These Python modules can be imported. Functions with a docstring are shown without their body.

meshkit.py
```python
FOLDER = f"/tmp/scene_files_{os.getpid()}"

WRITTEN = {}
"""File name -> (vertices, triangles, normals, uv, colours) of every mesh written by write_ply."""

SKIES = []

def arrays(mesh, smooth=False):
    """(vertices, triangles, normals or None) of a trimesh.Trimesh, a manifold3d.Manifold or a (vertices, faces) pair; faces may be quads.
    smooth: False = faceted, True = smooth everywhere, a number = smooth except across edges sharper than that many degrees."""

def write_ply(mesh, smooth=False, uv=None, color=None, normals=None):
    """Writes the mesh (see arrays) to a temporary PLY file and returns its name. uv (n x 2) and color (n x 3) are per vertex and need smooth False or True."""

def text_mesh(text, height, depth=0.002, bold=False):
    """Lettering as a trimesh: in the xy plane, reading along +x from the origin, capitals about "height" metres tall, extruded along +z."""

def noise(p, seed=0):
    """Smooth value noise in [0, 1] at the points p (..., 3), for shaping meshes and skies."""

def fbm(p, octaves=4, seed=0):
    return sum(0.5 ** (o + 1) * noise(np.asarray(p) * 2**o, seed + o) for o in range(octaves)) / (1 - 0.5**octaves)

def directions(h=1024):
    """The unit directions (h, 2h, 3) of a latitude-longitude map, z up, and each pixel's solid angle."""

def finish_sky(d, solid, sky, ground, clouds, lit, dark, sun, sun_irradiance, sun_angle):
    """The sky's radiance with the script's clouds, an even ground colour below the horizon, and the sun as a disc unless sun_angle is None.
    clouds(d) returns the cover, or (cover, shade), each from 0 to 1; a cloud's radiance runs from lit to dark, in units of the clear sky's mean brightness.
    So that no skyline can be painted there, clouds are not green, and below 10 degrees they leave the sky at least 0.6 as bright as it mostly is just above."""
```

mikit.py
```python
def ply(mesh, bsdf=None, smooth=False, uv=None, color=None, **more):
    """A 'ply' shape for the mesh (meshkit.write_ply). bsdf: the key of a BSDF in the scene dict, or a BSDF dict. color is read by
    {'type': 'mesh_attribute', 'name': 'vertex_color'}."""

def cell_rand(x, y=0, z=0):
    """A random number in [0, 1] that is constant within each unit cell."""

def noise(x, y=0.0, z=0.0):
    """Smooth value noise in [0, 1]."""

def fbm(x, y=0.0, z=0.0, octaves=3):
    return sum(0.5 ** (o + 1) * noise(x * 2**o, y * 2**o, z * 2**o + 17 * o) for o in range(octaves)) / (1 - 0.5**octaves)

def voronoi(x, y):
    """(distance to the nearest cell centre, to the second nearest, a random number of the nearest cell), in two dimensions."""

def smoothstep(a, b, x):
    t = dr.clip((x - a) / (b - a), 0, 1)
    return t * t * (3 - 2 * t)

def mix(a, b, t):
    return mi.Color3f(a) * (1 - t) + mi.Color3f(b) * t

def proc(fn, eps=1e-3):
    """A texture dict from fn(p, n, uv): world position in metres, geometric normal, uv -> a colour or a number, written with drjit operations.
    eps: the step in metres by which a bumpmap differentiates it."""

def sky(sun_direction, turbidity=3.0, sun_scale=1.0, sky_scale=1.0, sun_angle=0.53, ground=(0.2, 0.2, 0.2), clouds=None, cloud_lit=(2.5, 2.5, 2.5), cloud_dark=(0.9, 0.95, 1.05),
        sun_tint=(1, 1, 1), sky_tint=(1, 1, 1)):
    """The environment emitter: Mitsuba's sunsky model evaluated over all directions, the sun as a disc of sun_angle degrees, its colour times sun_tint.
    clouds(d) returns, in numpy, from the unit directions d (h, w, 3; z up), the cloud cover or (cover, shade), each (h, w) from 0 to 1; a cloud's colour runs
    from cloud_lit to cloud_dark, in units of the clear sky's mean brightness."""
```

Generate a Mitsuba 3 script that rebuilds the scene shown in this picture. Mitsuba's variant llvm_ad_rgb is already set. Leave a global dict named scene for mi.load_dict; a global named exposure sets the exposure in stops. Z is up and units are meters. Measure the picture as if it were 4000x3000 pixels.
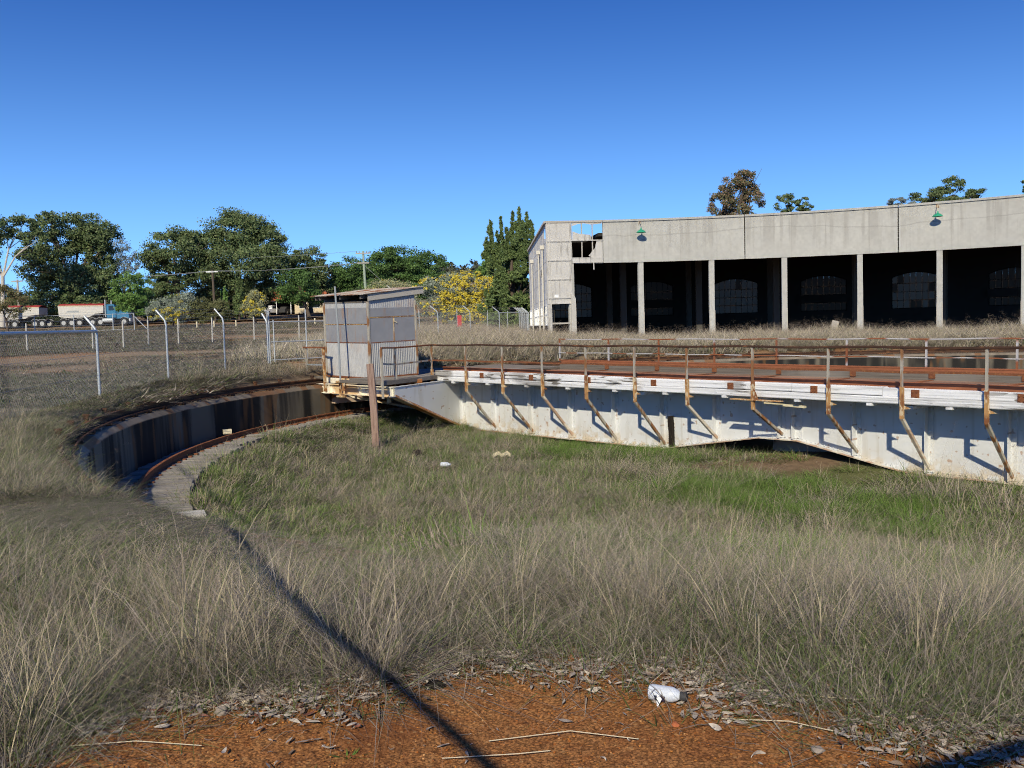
import math
import numpy as np
import trimesh
import drjit as dr
import mitsuba as mi
import meshkit
import mikit
from mikit import proc, noise, fbm, voronoi, cell_rand, smoothstep, mix
from shapely.geometry import Polygon, box as sbox

T4 = mi.ScalarTransform4f
# ------------------------------------------------------------------ camera, sky, exposure
CAM = np.array([0.0, 0.0, 1.5])
FW = np.array([0.0, 0.99825751, -0.05900807])
UP = np.array([0.02708906, 0.05898642, 0.99789117])
SUN = np.array([-0.180, -0.855, 0.487])
exposure = 1.92
scene = {
    'type': 'scene',
    'camera': {'type': 'perspective', 'fov': 56.281, 'fov_axis': 'x', 'near_clip': 0.05, 'far_clip': 3000.0,
               'to_world': T4().look_at(origin=CAM.tolist(), target=(CAM + FW * 10).tolist(), up=UP.tolist())},
    'sky': mikit.sky(SUN.tolist(), turbidity=2.6, sky_tint=(0.075, 0.30, 0.87), sun_tint=(0.84, 0.97, 1.12), ground=(0.16, 0.12, 0.08),
                     clouds=lambda d: np.exp(-(np.degrees(np.arcsin(np.clip(d[..., 2], 0, 1))) / 9.0) ** 1.4), cloud_lit=(2.9, 6.5, 12.0), cloud_dark=(2.9, 6.5, 12.0)),
}
labels = {}
rng = np.random.default_rng(7)

# ------------------------------------------------------------------ frames of the place
C = np.array([9.72, 23.73])                      # centre of the turntable pit
U = np.array([0.66220577, -0.74932204])          # along the turntable bridge, to the near right
N = np.array([-0.74932204, -0.66220577])         # across it, towards the viewer's side
G = -0.00747                                     # the bridge sags a little towards its near end
CP = np.array([13.91, 23.52])                    # centre of the pit ring
R_PIT = 22.7


def TT(a, o, z):
    """bridge coordinates (along, across, height above the deck edge) -> world"""
    return np.array([C[0] + a * U[0] + o * N[0], C[1] + a * U[1] + o * N[1], z + G * a])


def TA(a, o, z):
    return np.array([C[0] + a * U[0] + o * N[0], C[1] + a * U[1] + o * N[1], z])


def ARC(deg, r, z):
    t = math.radians(deg)
    return np.array([C[0] + r * math.sin(t), C[1] + r * math.cos(t), z])


def ARP(deg, r, z):
    t = math.radians(deg)
    return np.array([CP[0] + r * math.sin(t), CP[1] + r * math.cos(t), z])


def gz(x, y):
    x, y = np.asarray(x, float), np.asarray(y, float)
    s = np.interp(x, [-6, -4, 2, 9], [.0275, .0275, .018, .0095])
    h = s * np.maximum(0, y - 22) + np.maximum(0, y - 120) * .008
    return h + np.clip((y - 270) / 190, 0, 1) ** 1.4 * 14 * np.clip((x + 130) / 70, 0, 1)


def bank(x, y):
    """1 where an earth bank buries the near side of the pit wall"""
    az = np.degrees(np.arctan2(np.asarray(x, float) - CP[0], np.asarray(y, float) - CP[1]))
    t = np.clip((-127 - az) / 13, 0, 1) + np.clip((az - 125) / 22, 0, 1)
    return t * t * (3 - 2 * t)


def gh(x, y):
    x, y = np.asarray(x, float), np.asarray(y, float)
    r = np.hypot(x - CP[0], y - CP[1])
    p = np.stack([x * .9, y * .9, 0 * x], -1)
    b = (meshkit.fbm(p, 3, 3) - .5) * .10 * np.clip((r - 23.2) / 1.5, 0, 1)
    b = b + (meshkit.noise(np.stack([x * 6, y * 6, 0 * x], -1), 8) - .5) * .018 * np.clip((r - 23.2) / 1.5, 0, 1)
    return gz(x, y) * np.clip((r - 22.7) / 1.5, 0, 1) + b - .20 * np.clip(1 - (r - 22.65) / .7, 0, 1) * (1 - bank(x, y))


# ------------------------------------------------------------------ mesh helpers: everything is (vertices, triangles)
def cat(ms):
    vs, fs, n = [], [], 0
    for v, f in ms:
        vs.append(v); fs.append(np.asarray(f) + n); n += len(v)
    return np.vstack(vs), np.vstack(fs)


def norm(v):
    v = np.asarray(v, float)
    return v / np.linalg.norm(v)


def section_sweep(sec, pts, ups, closed=False, cap=True):
    """sec: (k, 2) counter-clockwise outline (side, up); pts: path"""
    pts = np.asarray(pts, float); k = len(sec); n = len(pts)
    V = []
    for i in range(n):
        a, b = pts[max(i - 1, 0)], pts[min(i + 1, n - 1)]
        if closed:
            a, b = pts[(i - 1) % n], pts[(i + 1) % n]
        d = norm(b - a); up = ups if np.ndim(ups) == 1 else ups[i]
        s = np.cross(d, up)
        s = norm(s) if np.linalg.norm(s) > 1e-3 else norm(np.cross(d, (.3, .9, .1)))
        w = np.cross(s, d)
        V.append(pts[i] + sec[:, :1] * s + sec[:, 1:] * w)
    V = np.vstack(V); F = []
    m = n if closed else n - 1
    for i in range(m):
        j = (i + 1) % n
        for q in range(k):
            q2 = (q + 1) % k
            F += [[i * k + q, i * k + q2, j * k + q2], [i * k + q, j * k + q2, j * k + q]]
    if cap and not closed:
        tri = trimesh.creation.triangulate_polygon(Polygon(sec), engine='earcut')[1] if k > 4 else np.array([[0, 1, 2], [0, 2, 3]])
        F += [list(t[::-1]) for t in tri] + [list(t + (n - 1) * k) for t in tri]
    return V, np.array(F)


def rect(w, h, ch=0.0):
    if ch:
        return np.array([[-w/2+ch, -h/2], [w/2-ch, -h/2], [w/2, -h/2+ch], [w/2, h/2-ch], [w/2-ch, h/2], [-w/2+ch, h/2], [-w/2, h/2-ch], [-w/2, -h/2+ch]])
    return np.array([[-w/2, -h/2], [w/2, -h/2], [w/2, h/2], [-w/2, h/2]])


def beam(a, b, w, h, up=(0, 0, 1), ch=0.0):
    return section_sweep(rect(w, h, ch), [a, b], np.asarray(up, float))


def circle(r, k=8):
    t = np.arange(k) / k * 2 * math.pi
    return np.c_[r * np.cos(t), r * np.sin(t)]


def tube(pts, r, k=8):
    pts = np.asarray(pts, float)
    d = pts[-1] - pts[0]
    up = np.array([0, 0, 1.0]) if abs(norm(d)[2]) < .9 else np.array([0, 1.0, 0])
    if np.ndim(r) == 0:
        return section_sweep(circle(r, k), pts, up)
    V, n = [], len(pts)
    for i in range(n):
        dd = norm(pts[min(i + 1, n - 1)] - pts[max(i - 1, 0)])
        s = np.cross(dd, up)
        s = norm(s) if np.linalg.norm(s) > 1e-3 else norm(np.cross(dd, (.3, .9, .1)))
        w = np.cross(s, dd)
        c = circle(r[i], k)
        V.append(pts[i] + c[:, :1] * s + c[:, 1:] * w)
    F = []
    for i in range(n - 1):
        for q in range(k):
            q2 = (q + 1) % k
            F += [[i*k+q, i*k+q2, (i+1)*k+q2], [i*k+q, (i+1)*k+q2, (i+1)*k+q]]
    for q in range(1, k - 1):
        F += [[0, q + 1, q], [(n-1)*k, (n-1)*k+q, (n-1)*k+q+1]]
    return np.vstack(V), np.array(F)


def bx(c, s, yaw=0.0, ch=0.0):
    c, s = np.asarray(c, float), np.asarray(s, float)
    d = np.array([math.cos(yaw), math.sin(yaw), 0]) * s[0] / 2
    return beam(c - d, c + d, s[1], s[2], (0, 0, 1), ch)


def frame_prism(poly, O, ex, ey, t):
    """extrude a shapely polygon given in the frame (O, ex, ey) by t along ex x ey"""
    m = trimesh.creation.extrude_polygon(poly, abs(t), engine='earcut')
    ez = np.cross(ex, ey) * np.sign(t)
    v = np.asarray(O) + m.vertices[:, :1] * ex + m.vertices[:, 1:2] * ey + m.vertices[:, 2:] * ez
    f = np.array(m.faces)
    return v, (f if t > 0 else f[:, ::-1])


def lump(r, seed, k=1, squash=(1, 1, 1), rough=.35):
    m = trimesh.creation.icosphere(k, 1.0)
    v = np.array(m.vertices)
    v = v * (1 + rough * (meshkit.noise(v * 1.7 + seed * 3.1, seed) - .5) * 2)[:, None] * np.asarray(squash) * r
    return v, np.array(m.faces)


def move(m, p=(0, 0, 0), yaw=0.0, s=1.0):
    c, q = math.cos(yaw), math.sin(yaw)
    v = m[0] * s
    return np.c_[v[:, 0] * c - v[:, 1] * q, v[:, 0] * q + v[:, 1] * c, v[:, 2]] + np.asarray(p, float), m[1]


def key_of(name):
    if name not in scene:
        return name
    n = 1
    while f'{name}_{n:03d}' in scene:
        n += 1
    return f'{name}_{n:03d}'


TAKEN = {}


def thing(name, label, cat_, group=None):
    n = TAKEN.get(name, 0); TAKEN[name] = n + 1
    key = name if n == 0 else f'{name}_{n:03d}'
    labels[key] = {'label': label, 'category': cat_}
    if group:
        labels[key]['group'] = group
    return key


def part(parent, name, mesh, bsdf, smooth=False, color=None, label=None, kind=None):
    k = key_of(f'{parent}__{name}')
    scene[k] = mikit.ply(mesh, bsdf, smooth, color=color)
    if label or kind:
        labels[k] = {}
        if label: labels[k]['label'] = label
        if kind: labels[k]['kind'] = kind
    return k


def solid(key, mesh, bsdf, smooth=False, color=None):
    scene[key] = mikit.ply(mesh, bsdf, smooth, color=color)
    return key


# ------------------------------------------------------------------ materials
def mat(name, col, rough=.7, metal=0.0, spec=.3):
    scene[name] = {'type': 'twosided', 'bsdf': {'type': 'principled', 'base_color': col if isinstance(col, dict) else {'type': 'rgb', 'value': list(col)},
                                               'roughness': rough, 'metallic': metal, 'specular': spec}}


def ground_col(p, n, uv):
    x, y = p.x, p.y
    big = fbm(x * .32 + 3, y * .32, 0, 3)
    mid = fbm(x * 1.7, y * 1.7, 5, 3)
    fine = fbm(x * 22, y * 22, 9, 2)
    v1, v2, sp = voronoi(x * 105, y * 105)
    v3, v4, sp2 = voronoi(x * 47 + 7, y * 47)
    gravel = mix((.27, .105, .036), (.38, .180, .066), fine) * (0.5 + .8 * sp) * (1 - .5 * smoothstep(.35, .8, v1))
    gravel = mix(gravel, mi.Color3f(.17, .060, .022), smoothstep(.55, .9, mid) * .7)
    gravel = mix(gravel, mi.Color3f(.44, .24, .10), dr.select((sp2 > .95) & (v3 < .33), .6, 0.))
    soil = mix((.155, .110, .072), (.27, .20, .135), fine)
    near = 1 - smoothstep(4.2, 6.5, y + (mid - .5) * 2)
    far = smoothstep(.54, .66, big) * .62
    far2 = smoothstep(.35, .6, mid)
    w = dr.maximum(near, far * (0.5 + .5 * far2))
    return mix(soil, gravel, w)


mat('m_ground_c', proc(ground_col), .95, 0, .1)
scene['m_ground'] = {'type': 'bumpmap', 'arbitrary': proc(lambda p, n, uv: .006 * noise(p.x * 130, p.y * 130) + .012 * fbm(p.x * 28, p.y * 28, 0, 2), 2e-3), 'scale': 1.0,
                     'bsdf': {'type': 'principled', 'base_color': proc(ground_col), 'roughness': .95, 'specular': .1}}
del scene['m_ground_c']


def floor_col(p, n, uv):
    big = fbm(p.x * .3, p.y * .3, 2, 3); fine = fbm(p.x * 9, p.y * 9, 4, 3)
    return mix(mix((.10, .068, .042), (.20, .14, .09), fine), mi.Color3f(.085, .105, .035), smoothstep(.32, .55, big) * .75)


mat('m_floor', proc(floor_col), .95, 0, .1)


def wall_col(p, n, uv):
    ang = dr.atan2(p.x - CP[0], p.y - CP[1])
    s = ang * 22.3
    streak = fbm(s * 2.6, p.z * .22, 3, 4)
    wide = fbm(s * .7, p.z * .3, 6, 3)
    c = mix((.135, .118, .092), (.020, .019, .018), smoothstep(.34, .58, streak * .6 + wide * .4))
    rust = smoothstep(.62, .74, fbm(s * 3.3, p.z * .5, 9, 2))
    c = mix(c, mi.Color3f(.17, .085, .035), rust * .55)
    lip = smoothstep(-.40, -.37, p.z)
    lipc = mix((.25, .21, .165), (.15, .12, .09), fbm(s * 4, p.z * 3, 8, 3))
    lipc = mix(lipc, mi.Color3f(.20, .085, .03), smoothstep(.60, .70, noise(s * 2.4, 3.)) * .7)
    return mix(c, lipc, lip)


mat('m_pitwall', proc(wall_col), .9, 0, .2)


def rust_col(p, n, uv):
    a = fbm(p.x * 5, p.y * 5, p.z * 5, 3); b = fbm(p.x * 31, p.y * 31, p.z * 31, 2)
    return mix(mix((.11, .040, .022), (.24, .090, .042), a), mi.Color3f(.30, .13, .05), smoothstep(.5, .75, b) * .6)


mat('m_rust', proc(rust_col), .85, 0, .25)
mat('m_darkrust', proc(lambda p, n, uv: mix(mix((.035, .020, .015), (.085, .040, .024), fbm(p.x * 5, p.y * 5, p.z * 5, 3)), mi.Color3f(.20, .085, .035), smoothstep(.58, .72, fbm(p.x * 3.1, p.y * 3.1, p.z * 9 + 4, 3)) * .7)), .8, 0, .25)


def orust_col(p, n, uv):
    a = fbm(p.x * 7, p.y * 7, p.z * 3, 3); b = fbm(p.x * 23, p.y * 23, p.z * 9, 2)
    c = mix((.42, .235, .095), (.21, .085, .036), smoothstep(.40, .68, a))
    return mix(c, mi.Color3f(.58, .49, .33), smoothstep(.52, .66, b) * .8)


mat('m_orust', proc(orust_col), .8, 0, .25)


def post_col(p, n, uv):
    a = fbm(p.x * 9, p.y * 9, p.z * 2.2, 3)
    return mix((.38, .345, .285), (.26, .125, .055), smoothstep(.45, .62, a))


mat('m_railpost', proc(post_col), .6, .1, .3)


def rail_col(p, n, uv):
    al = p.x * U[0] + p.y * U[1]
    a = noise(al * 1.6, p.z * 2, 3.) ; b = fbm(al * 9, p.z * 8, 1, 2)
    return mix(mix((.17, .060, .030), (.29, .10, .04), b), mi.Color3f(.42, .40, .40), smoothstep(.36, .50, a))


mat('m_farrail', proc(rail_col), .7, 0, .3)


def girder_col(p, n, uv):
    al = (p.x - C[0]) * U[0] + (p.y - C[1]) * U[1]
    z = p.z - G * al
    d = fbm(al * .9, z * .9, 2, 3); f = fbm(al * 6, z * 6, 5, 3); st = fbm(al * 7, z * .5, 8, 3)
    c = mix((.655, .67, .685), (.56, .565, .565), d)
    c = mix(c, mi.Color3f(.46, .43, .37), smoothstep(.60, .80, st) * .45)
    low = smoothstep(-1.35, -2.05, z + (f - .5) * .5)
    c = mix(c, mi.Color3f(.50, .40, .26), low * smoothstep(.42, .62, f) * .75)
    sp = smoothstep(.80, .86, fbm(al * 9, z * 9, 11, 2))
    return mix(c, mi.Color3f(.34, .17, .07), sp * .6)


mat('m_girder', proc(girder_col), .55, 0, .35)


def flange_col(p, n, uv):
    al = (p.x - C[0]) * U[0] + (p.y - C[1]) * U[1]
    f = fbm(al * 3.5, p.z * 5, 5, 3)
    taper = 1 - smoothstep(-14.6, -11., al)
    return mix((.60, .54, .44), mix((.40, .15, .035), (.22, .07, .02), f), smoothstep(.62, .42, f) * .55 + .45 * taper)


mat('m_flange', proc(flange_col), .65, 0, .3)


def beam_col(p, n, uv):
    al = (p.x - C[0]) * U[0] + (p.y - C[1]) * U[1]
    f = fbm(al * 4, p.z * 7, 5, 4); b = fbm(al * 1.1, p.z * 3, 7, 2)
    c = mix((.78, .72, .58), (.62, .44, .24), smoothstep(.46, .68, b))
    return mix(c, mi.Color3f(.42, .19, .07), smoothstep(.66, .78, f) * .85)


mat('m_beam', proc(beam_col), .65, 0, .3)


def timber_col(p, n, uv):
    al = (p.x - C[0]) * U[0] + (p.y - C[1]) * U[1]
    z = p.z - G * al
    o = (p.x - C[0]) * N[0] + (p.y - C[1]) * N[1]
    g = fbm(al * .8, z * 42 + o * 18, 3, 3)
    grime = fbm(al * .75, z * 2.2 + o, 6, 3); sp = fbm(al * 3.2, z * 24, 12, 2)
    c = mix((.73, .73, .74), (.52, .52, .52), smoothstep(.45, .7, g))
    c = mix(c, mi.Color3f(.13, .115, .10), smoothstep(.60, .66, sp) * smoothstep(.42, .6, grime))
    c = mix(c, mi.Color3f(.20, .185, .17), smoothstep(.55, .70, grime) * .7)
    return c


mat('m_wtimber', proc(timber_col), .75, 0, .25)


def deck_col(p, n, uv):
    al = (p.x - C[0]) * U[0] + (p.y - C[1]) * U[1]; o = (p.x - C[0]) * N[0] + (p.y - C[1]) * N[1]
    g = fbm(al * 1.1, o * 38, p.z * 30, 3); b = fbm(al * .7, o * 1.5, 4, 3)
    c = mix((.085, .070, .058), (.215, .190, .165), g)
    return mix(c, mi.Color3f(.26, .24, .215), smoothstep(.5, .7, b) * .5)


mat('m_deck', proc(deck_col), .85, 0, .2)
mat('m_sleeper', proc(lambda p, n, uv: mix((.10, .092, .082), (.32, .295, .26), fbm((p.x - CP[0]) * 3 + (p.y - CP[1]) * 9, (p.y - CP[1]) * 16, p.z * 20, 3))), .9, 0, .15)
mat('m_deckred', proc(lambda p, n, uv: mi.Color3f(1.22, .86, .70) * deck_col(p, n, uv)), .85, 0, .2)
mat('m_redrust', proc(lambda p, n, uv: mix((.20, .070, .036), (.34, .125, .06), fbm(p.x * 6, p.y * 6, p.z * 6, 3))), .8, 0, .25)


def iron_col(p, n, uv):
    f = fbm(p.x * 5, p.y * 5, p.z * 2.2, 3); g = fbm(p.x * 2.1, p.y * 2.1, p.z * .9, 3)
    c = mix((.32, .32, .33), (.43, .43, .435), f)
    return mix(c, mi.Color3f(.34, .25, .20), smoothstep(.58, .74, g) * .5)


mat('m_iron', proc(iron_col), .55, .12, .4)


def sheet_col(p, n, uv):
    f = fbm(p.x * 4, p.y * 4, p.z * 3, 3); st = fbm(p.x * 13, p.y * 13, p.z * .9, 3)
    c = mix((.215, .215, .228), (.285, .285, .295), f)
    return mix(c, mi.Color3f(.30, .18, .12), smoothstep(.60, .76, st) * .55)


mat('m_flatsheet', proc(sheet_col), .6, .08, .35)


def roofiron_col(p, n, uv):
    f = fbm(p.x * 2.2, p.y * 2.2, 3, 3); g = fbm(p.x * 14, p.y * 14, 4, 2)
    return mix(mix((.62, .54, .42), (.46, .40, .34), g), mi.Color3f(.30, .12, .05), smoothstep(.50, .66, f) * .9)


mat('m_roofiron', proc(roofiron_col), .6, .05, .35)


def concrete_col(p, n, uv):
    s = dr.atan2(p.x - C[0], p.y - C[1]) * 37.1
    z = p.z
    base = fbm(s * .55, z * .55, 2, 3); fine = fbm(s * 6, z * 6, 4, 3)
    c = mix((.46, .452, .425), (.39, .382, .355), base) * (0.90 + .2 * fine)
    st = smoothstep(.52, .72, fbm(s * 4.2, z * .28, 6, 3)) * smoothstep(5.5, 7.2, z)
    c = mix(c, mi.Color3f(.25, .235, .215), st * .4)
    bl = smoothstep(.60, .74, fbm(s * 5.5, z * .45, 12, 3))
    c = mix(c, mi.Color3f(.27, .25, .215), bl * .16)
    line = 7.12 + 1.0 * (fbm(s * .16, 1.3, 5, 3) - .5) + .10 * (noise(s * 1.3, 2.) - .5)
    c = mix(c, mi.Color3f(.20, .19, .175), (1 - smoothstep(.012, .055, dr.abs(z - line))) * .3)
    up = smoothstep(7.25, 7.9, z + .3 * (base - .5))
    c = mix(c, mi.Color3f(.33, .315, .29), up * .25)
    form = dr.abs(s / 2.28 - dr.floor(s / 2.28) - .5) * 2.28
    return mix(c, mi.Color3f(.29, .27, .24), (1 - smoothstep(.01, .03, form)) * .3)


mat('m_concrete', proc(concrete_col), .9, 0, .15)


def asb_col(p, n, uv):
    a = fbm(p.x * 1.3, p.y * 1.3, p.z * .9, 3); st = fbm(p.x * 7, p.y * 3, p.z * .8, 3)
    c = mix((.47, .45, .42), (.54, .52, .49), a)
    return mix(c, mi.Color3f(.22, .205, .19), smoothstep(.50, .76, st) * .65)


mat('m_asb', proc(asb_col), .85, 0, .2)


def stake_col(p, n, uv):
    g = fbm(p.x * 30, p.y * 30, p.z * 2, 3)
    return mix((.30, .205, .165), (.19, .12, .095), smoothstep(.4, .7, g))


mat('m_stake', proc(stake_col), .85, 0, .2)
mat('m_leaf', {'type': 'mesh_attribute', 'name': 'vertex_color'}, .6, 0, .25)
scene['m_grass'] = {'type': 'twosided', 'bsdf': {'type': 'diffuse', 'reflectance': {'type': 'mesh_attribute', 'name': 'vertex_color'}}}
mat('m_galv', (.50, .53, .55), .45, .35, .4)
mat('m_galvdull', (.30, .32, .33), .6, .2, .3)
mat('m_paleconc', (.46, .44, .40), .85, 0, .2)
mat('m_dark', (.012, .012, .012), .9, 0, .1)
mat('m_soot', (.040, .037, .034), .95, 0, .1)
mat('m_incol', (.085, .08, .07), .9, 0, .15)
mat('m_bark', (.11, .085, .065), .9, 0, .15)
mat('m_palebark', (.50, .46, .40), .8, 0, .2)
mat('m_green', (.035, .30, .17), .35, 0, .5)
mat('m_cream', (.62, .55, .38), .6, 0, .3)
mat('m_pipe', (.56, .53, .47), .7, 0, .25)
mat('m_white', (.78, .78, .77), .45, 0, .4)
mat('m_shadedwhite', (.52, .50, .46), .6, 0, .3)  # white paint toned down for the partial shade on the trailer sides
mat('m_blue', (.03, .16, .30), .35, 0, .5)
mat('m_redtarp', (.32, .045, .04), .7, 0, .3)
mat('m_tyre', (.03, .03, .03), .85, 0, .2)
mat('m_rim', (.42, .42, .41), .45, .3, .4)
mat('m_chassis', (.05, .05, .052), .7, 0, .3)
mat('m_glassdark', (.02, .025, .03), .12, 0, .6)
mat('m_orangeroof', (.42, .13, .055), .8, 0, .2)
mat('m_wallcream', (.62, .52, .36), .8, 0, .2)
mat('m_asphalt', (.06, .062, .066), .9, 0, .2)
mat('m_greenpole', (.30, .36, .28), .85, 0, .2)
mat('m_red', (.55, .05, .06), .6, 0, .3)
mat('m_mesh', (.34, .35, .35), .6, .3, .3)
mat('m_char', (.022, .018, .015), .95, 0, .1)
mat('m_wtop', (.40, .37, .33), .85, 0, .2)
mat('m_plastic', (.56, .60, .67), .35, 0, .5)
mat('m_ink', (.03, .035, .10), .4, 0, .4)
mat('m_stone', (.30, .25, .21), .9, 0, .2)
mat('m_straw', (.58, .50, .36), .8, 0, .2)
scene['m_pane'] = {'type': 'principledthin', 'base_color': {'type': 'rgb', 'value': [.24, .215, .15]}, 'roughness': .6, 'diff_trans': 0.9, 'spec_trans': 0.0}
scene['m_panedirty'] = {'type': 'principledthin', 'base_color': {'type': 'rgb', 'value': [.085, .072, .05]}, 'roughness': .7, 'diff_trans': 0.8, 'spec_trans': 0.0}

# ------------------------------------------------------------------ the setting: ground with the pit cut out of it, pit floor
def ground_mesh():
    rad = [22.66, 22.82, 23.0, 23.25]
    while rad[-1] < 33: rad.append(rad[-1] + .26)
    while rad[-1] < 1500: rad.append(rad[-1] * 1.055)
    rad = np.array(rad); k = 900
    t = np.arange(k) / k * 2 * math.pi
    X = CP[0] + rad[:, None] * np.sin(t); Y = CP[1] + rad[:, None] * np.cos(t)
    V = np.stack([X, Y, gh(X, Y)], -1).reshape(-1, 3)
    i = np.arange(len(rad) - 1)[:, None] * k; j = np.arange(k)[None]; j2 = (j + 1) % k
    a, b, c, d = (i + j).ravel(), (i + j2).ravel(), (i + k + j2).ravel(), (i + k + j).ravel()
    return V, np.vstack([np.c_[a, d, c], np.c_[a, c, b]])[:, ::-1]


gm = ground_mesh()
tri = gm[0][gm[1][:1]]
if np.cross(tri[0, 1] - tri[0, 0], tri[0, 2] - tri[0, 0])[2] < 0:
    gm = (gm[0], gm[1][:, ::-1])
solid('ground', gm, 'm_ground', True)
labels['ground'] = {'label': 'orange gravel ground with thin dry grass rising gently to the left', 'kind': 'structure'}


def fz(x, y):
    """height of the pit floor"""
    x, y = np.asarray(x, float), np.asarray(y, float)
    r = np.hypot(x - CP[0], y - CP[1])
    al = (x - C[0]) * U[0] + (y - C[1]) * U[1]; o = (x - C[0]) * N[0] + (y - C[1]) * N[1]
    z = np.interp(r, [0, 14, 17.5, 19.4, 20.3, 20.75, 30], [-2.16, -2.14, -2.08, -1.85, -1.55, -1.43, -1.43])
    w = bank(x, y)
    zb = np.interp(r, [10.5, 13, 21.5, 22.62], [-2.14, -2.0, -.20, -.01])
    z = z + (np.maximum(zb, z) - z) * w
    m = np.exp(-((al + 1.6) / 3.2) ** 2 - ((o - 1.5) / 2.6) ** 2) * .28
    return z + m + (meshkit.fbm(np.stack([x * .6, y * .6, 0 * x], -1), 3, 5) - .5) * .16 * np.clip((22.6 - r) / .8, 0, 1)


def disc_mesh(f, rmax, k=420, m=62):
    rad = np.r_[np.linspace(0.05, 12, 16), np.linspace(12.4, rmax, m - 16)]; t = np.arange(k) / k * 2 * math.pi
    X = CP[0] + rad[:, None] * np.sin(t); Y = CP[1] + rad[:, None] * np.cos(t)
    V = np.stack([X, Y, f(X, Y)], -1).reshape(-1, 3)
    i = np.arange(m - 1)[:, None] * k; j = np.arange(k)[None]; j2 = (j + 1) % k
    a, b, c, d = (i + j).ravel(), (i + j2).ravel(), (i + k + j2).ravel(), (i + k + j).ravel()
    return V, np.vstack([np.c_[a, c, d], np.c_[a, b, c]])[:, ::-1]


solid('pit_floor', disc_mesh(fz, 22.62), 'm_floor', True)
labels['pit_floor'] = {'label': 'grassy earth floor of the round turntable pit', 'kind': 'structure'}


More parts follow.
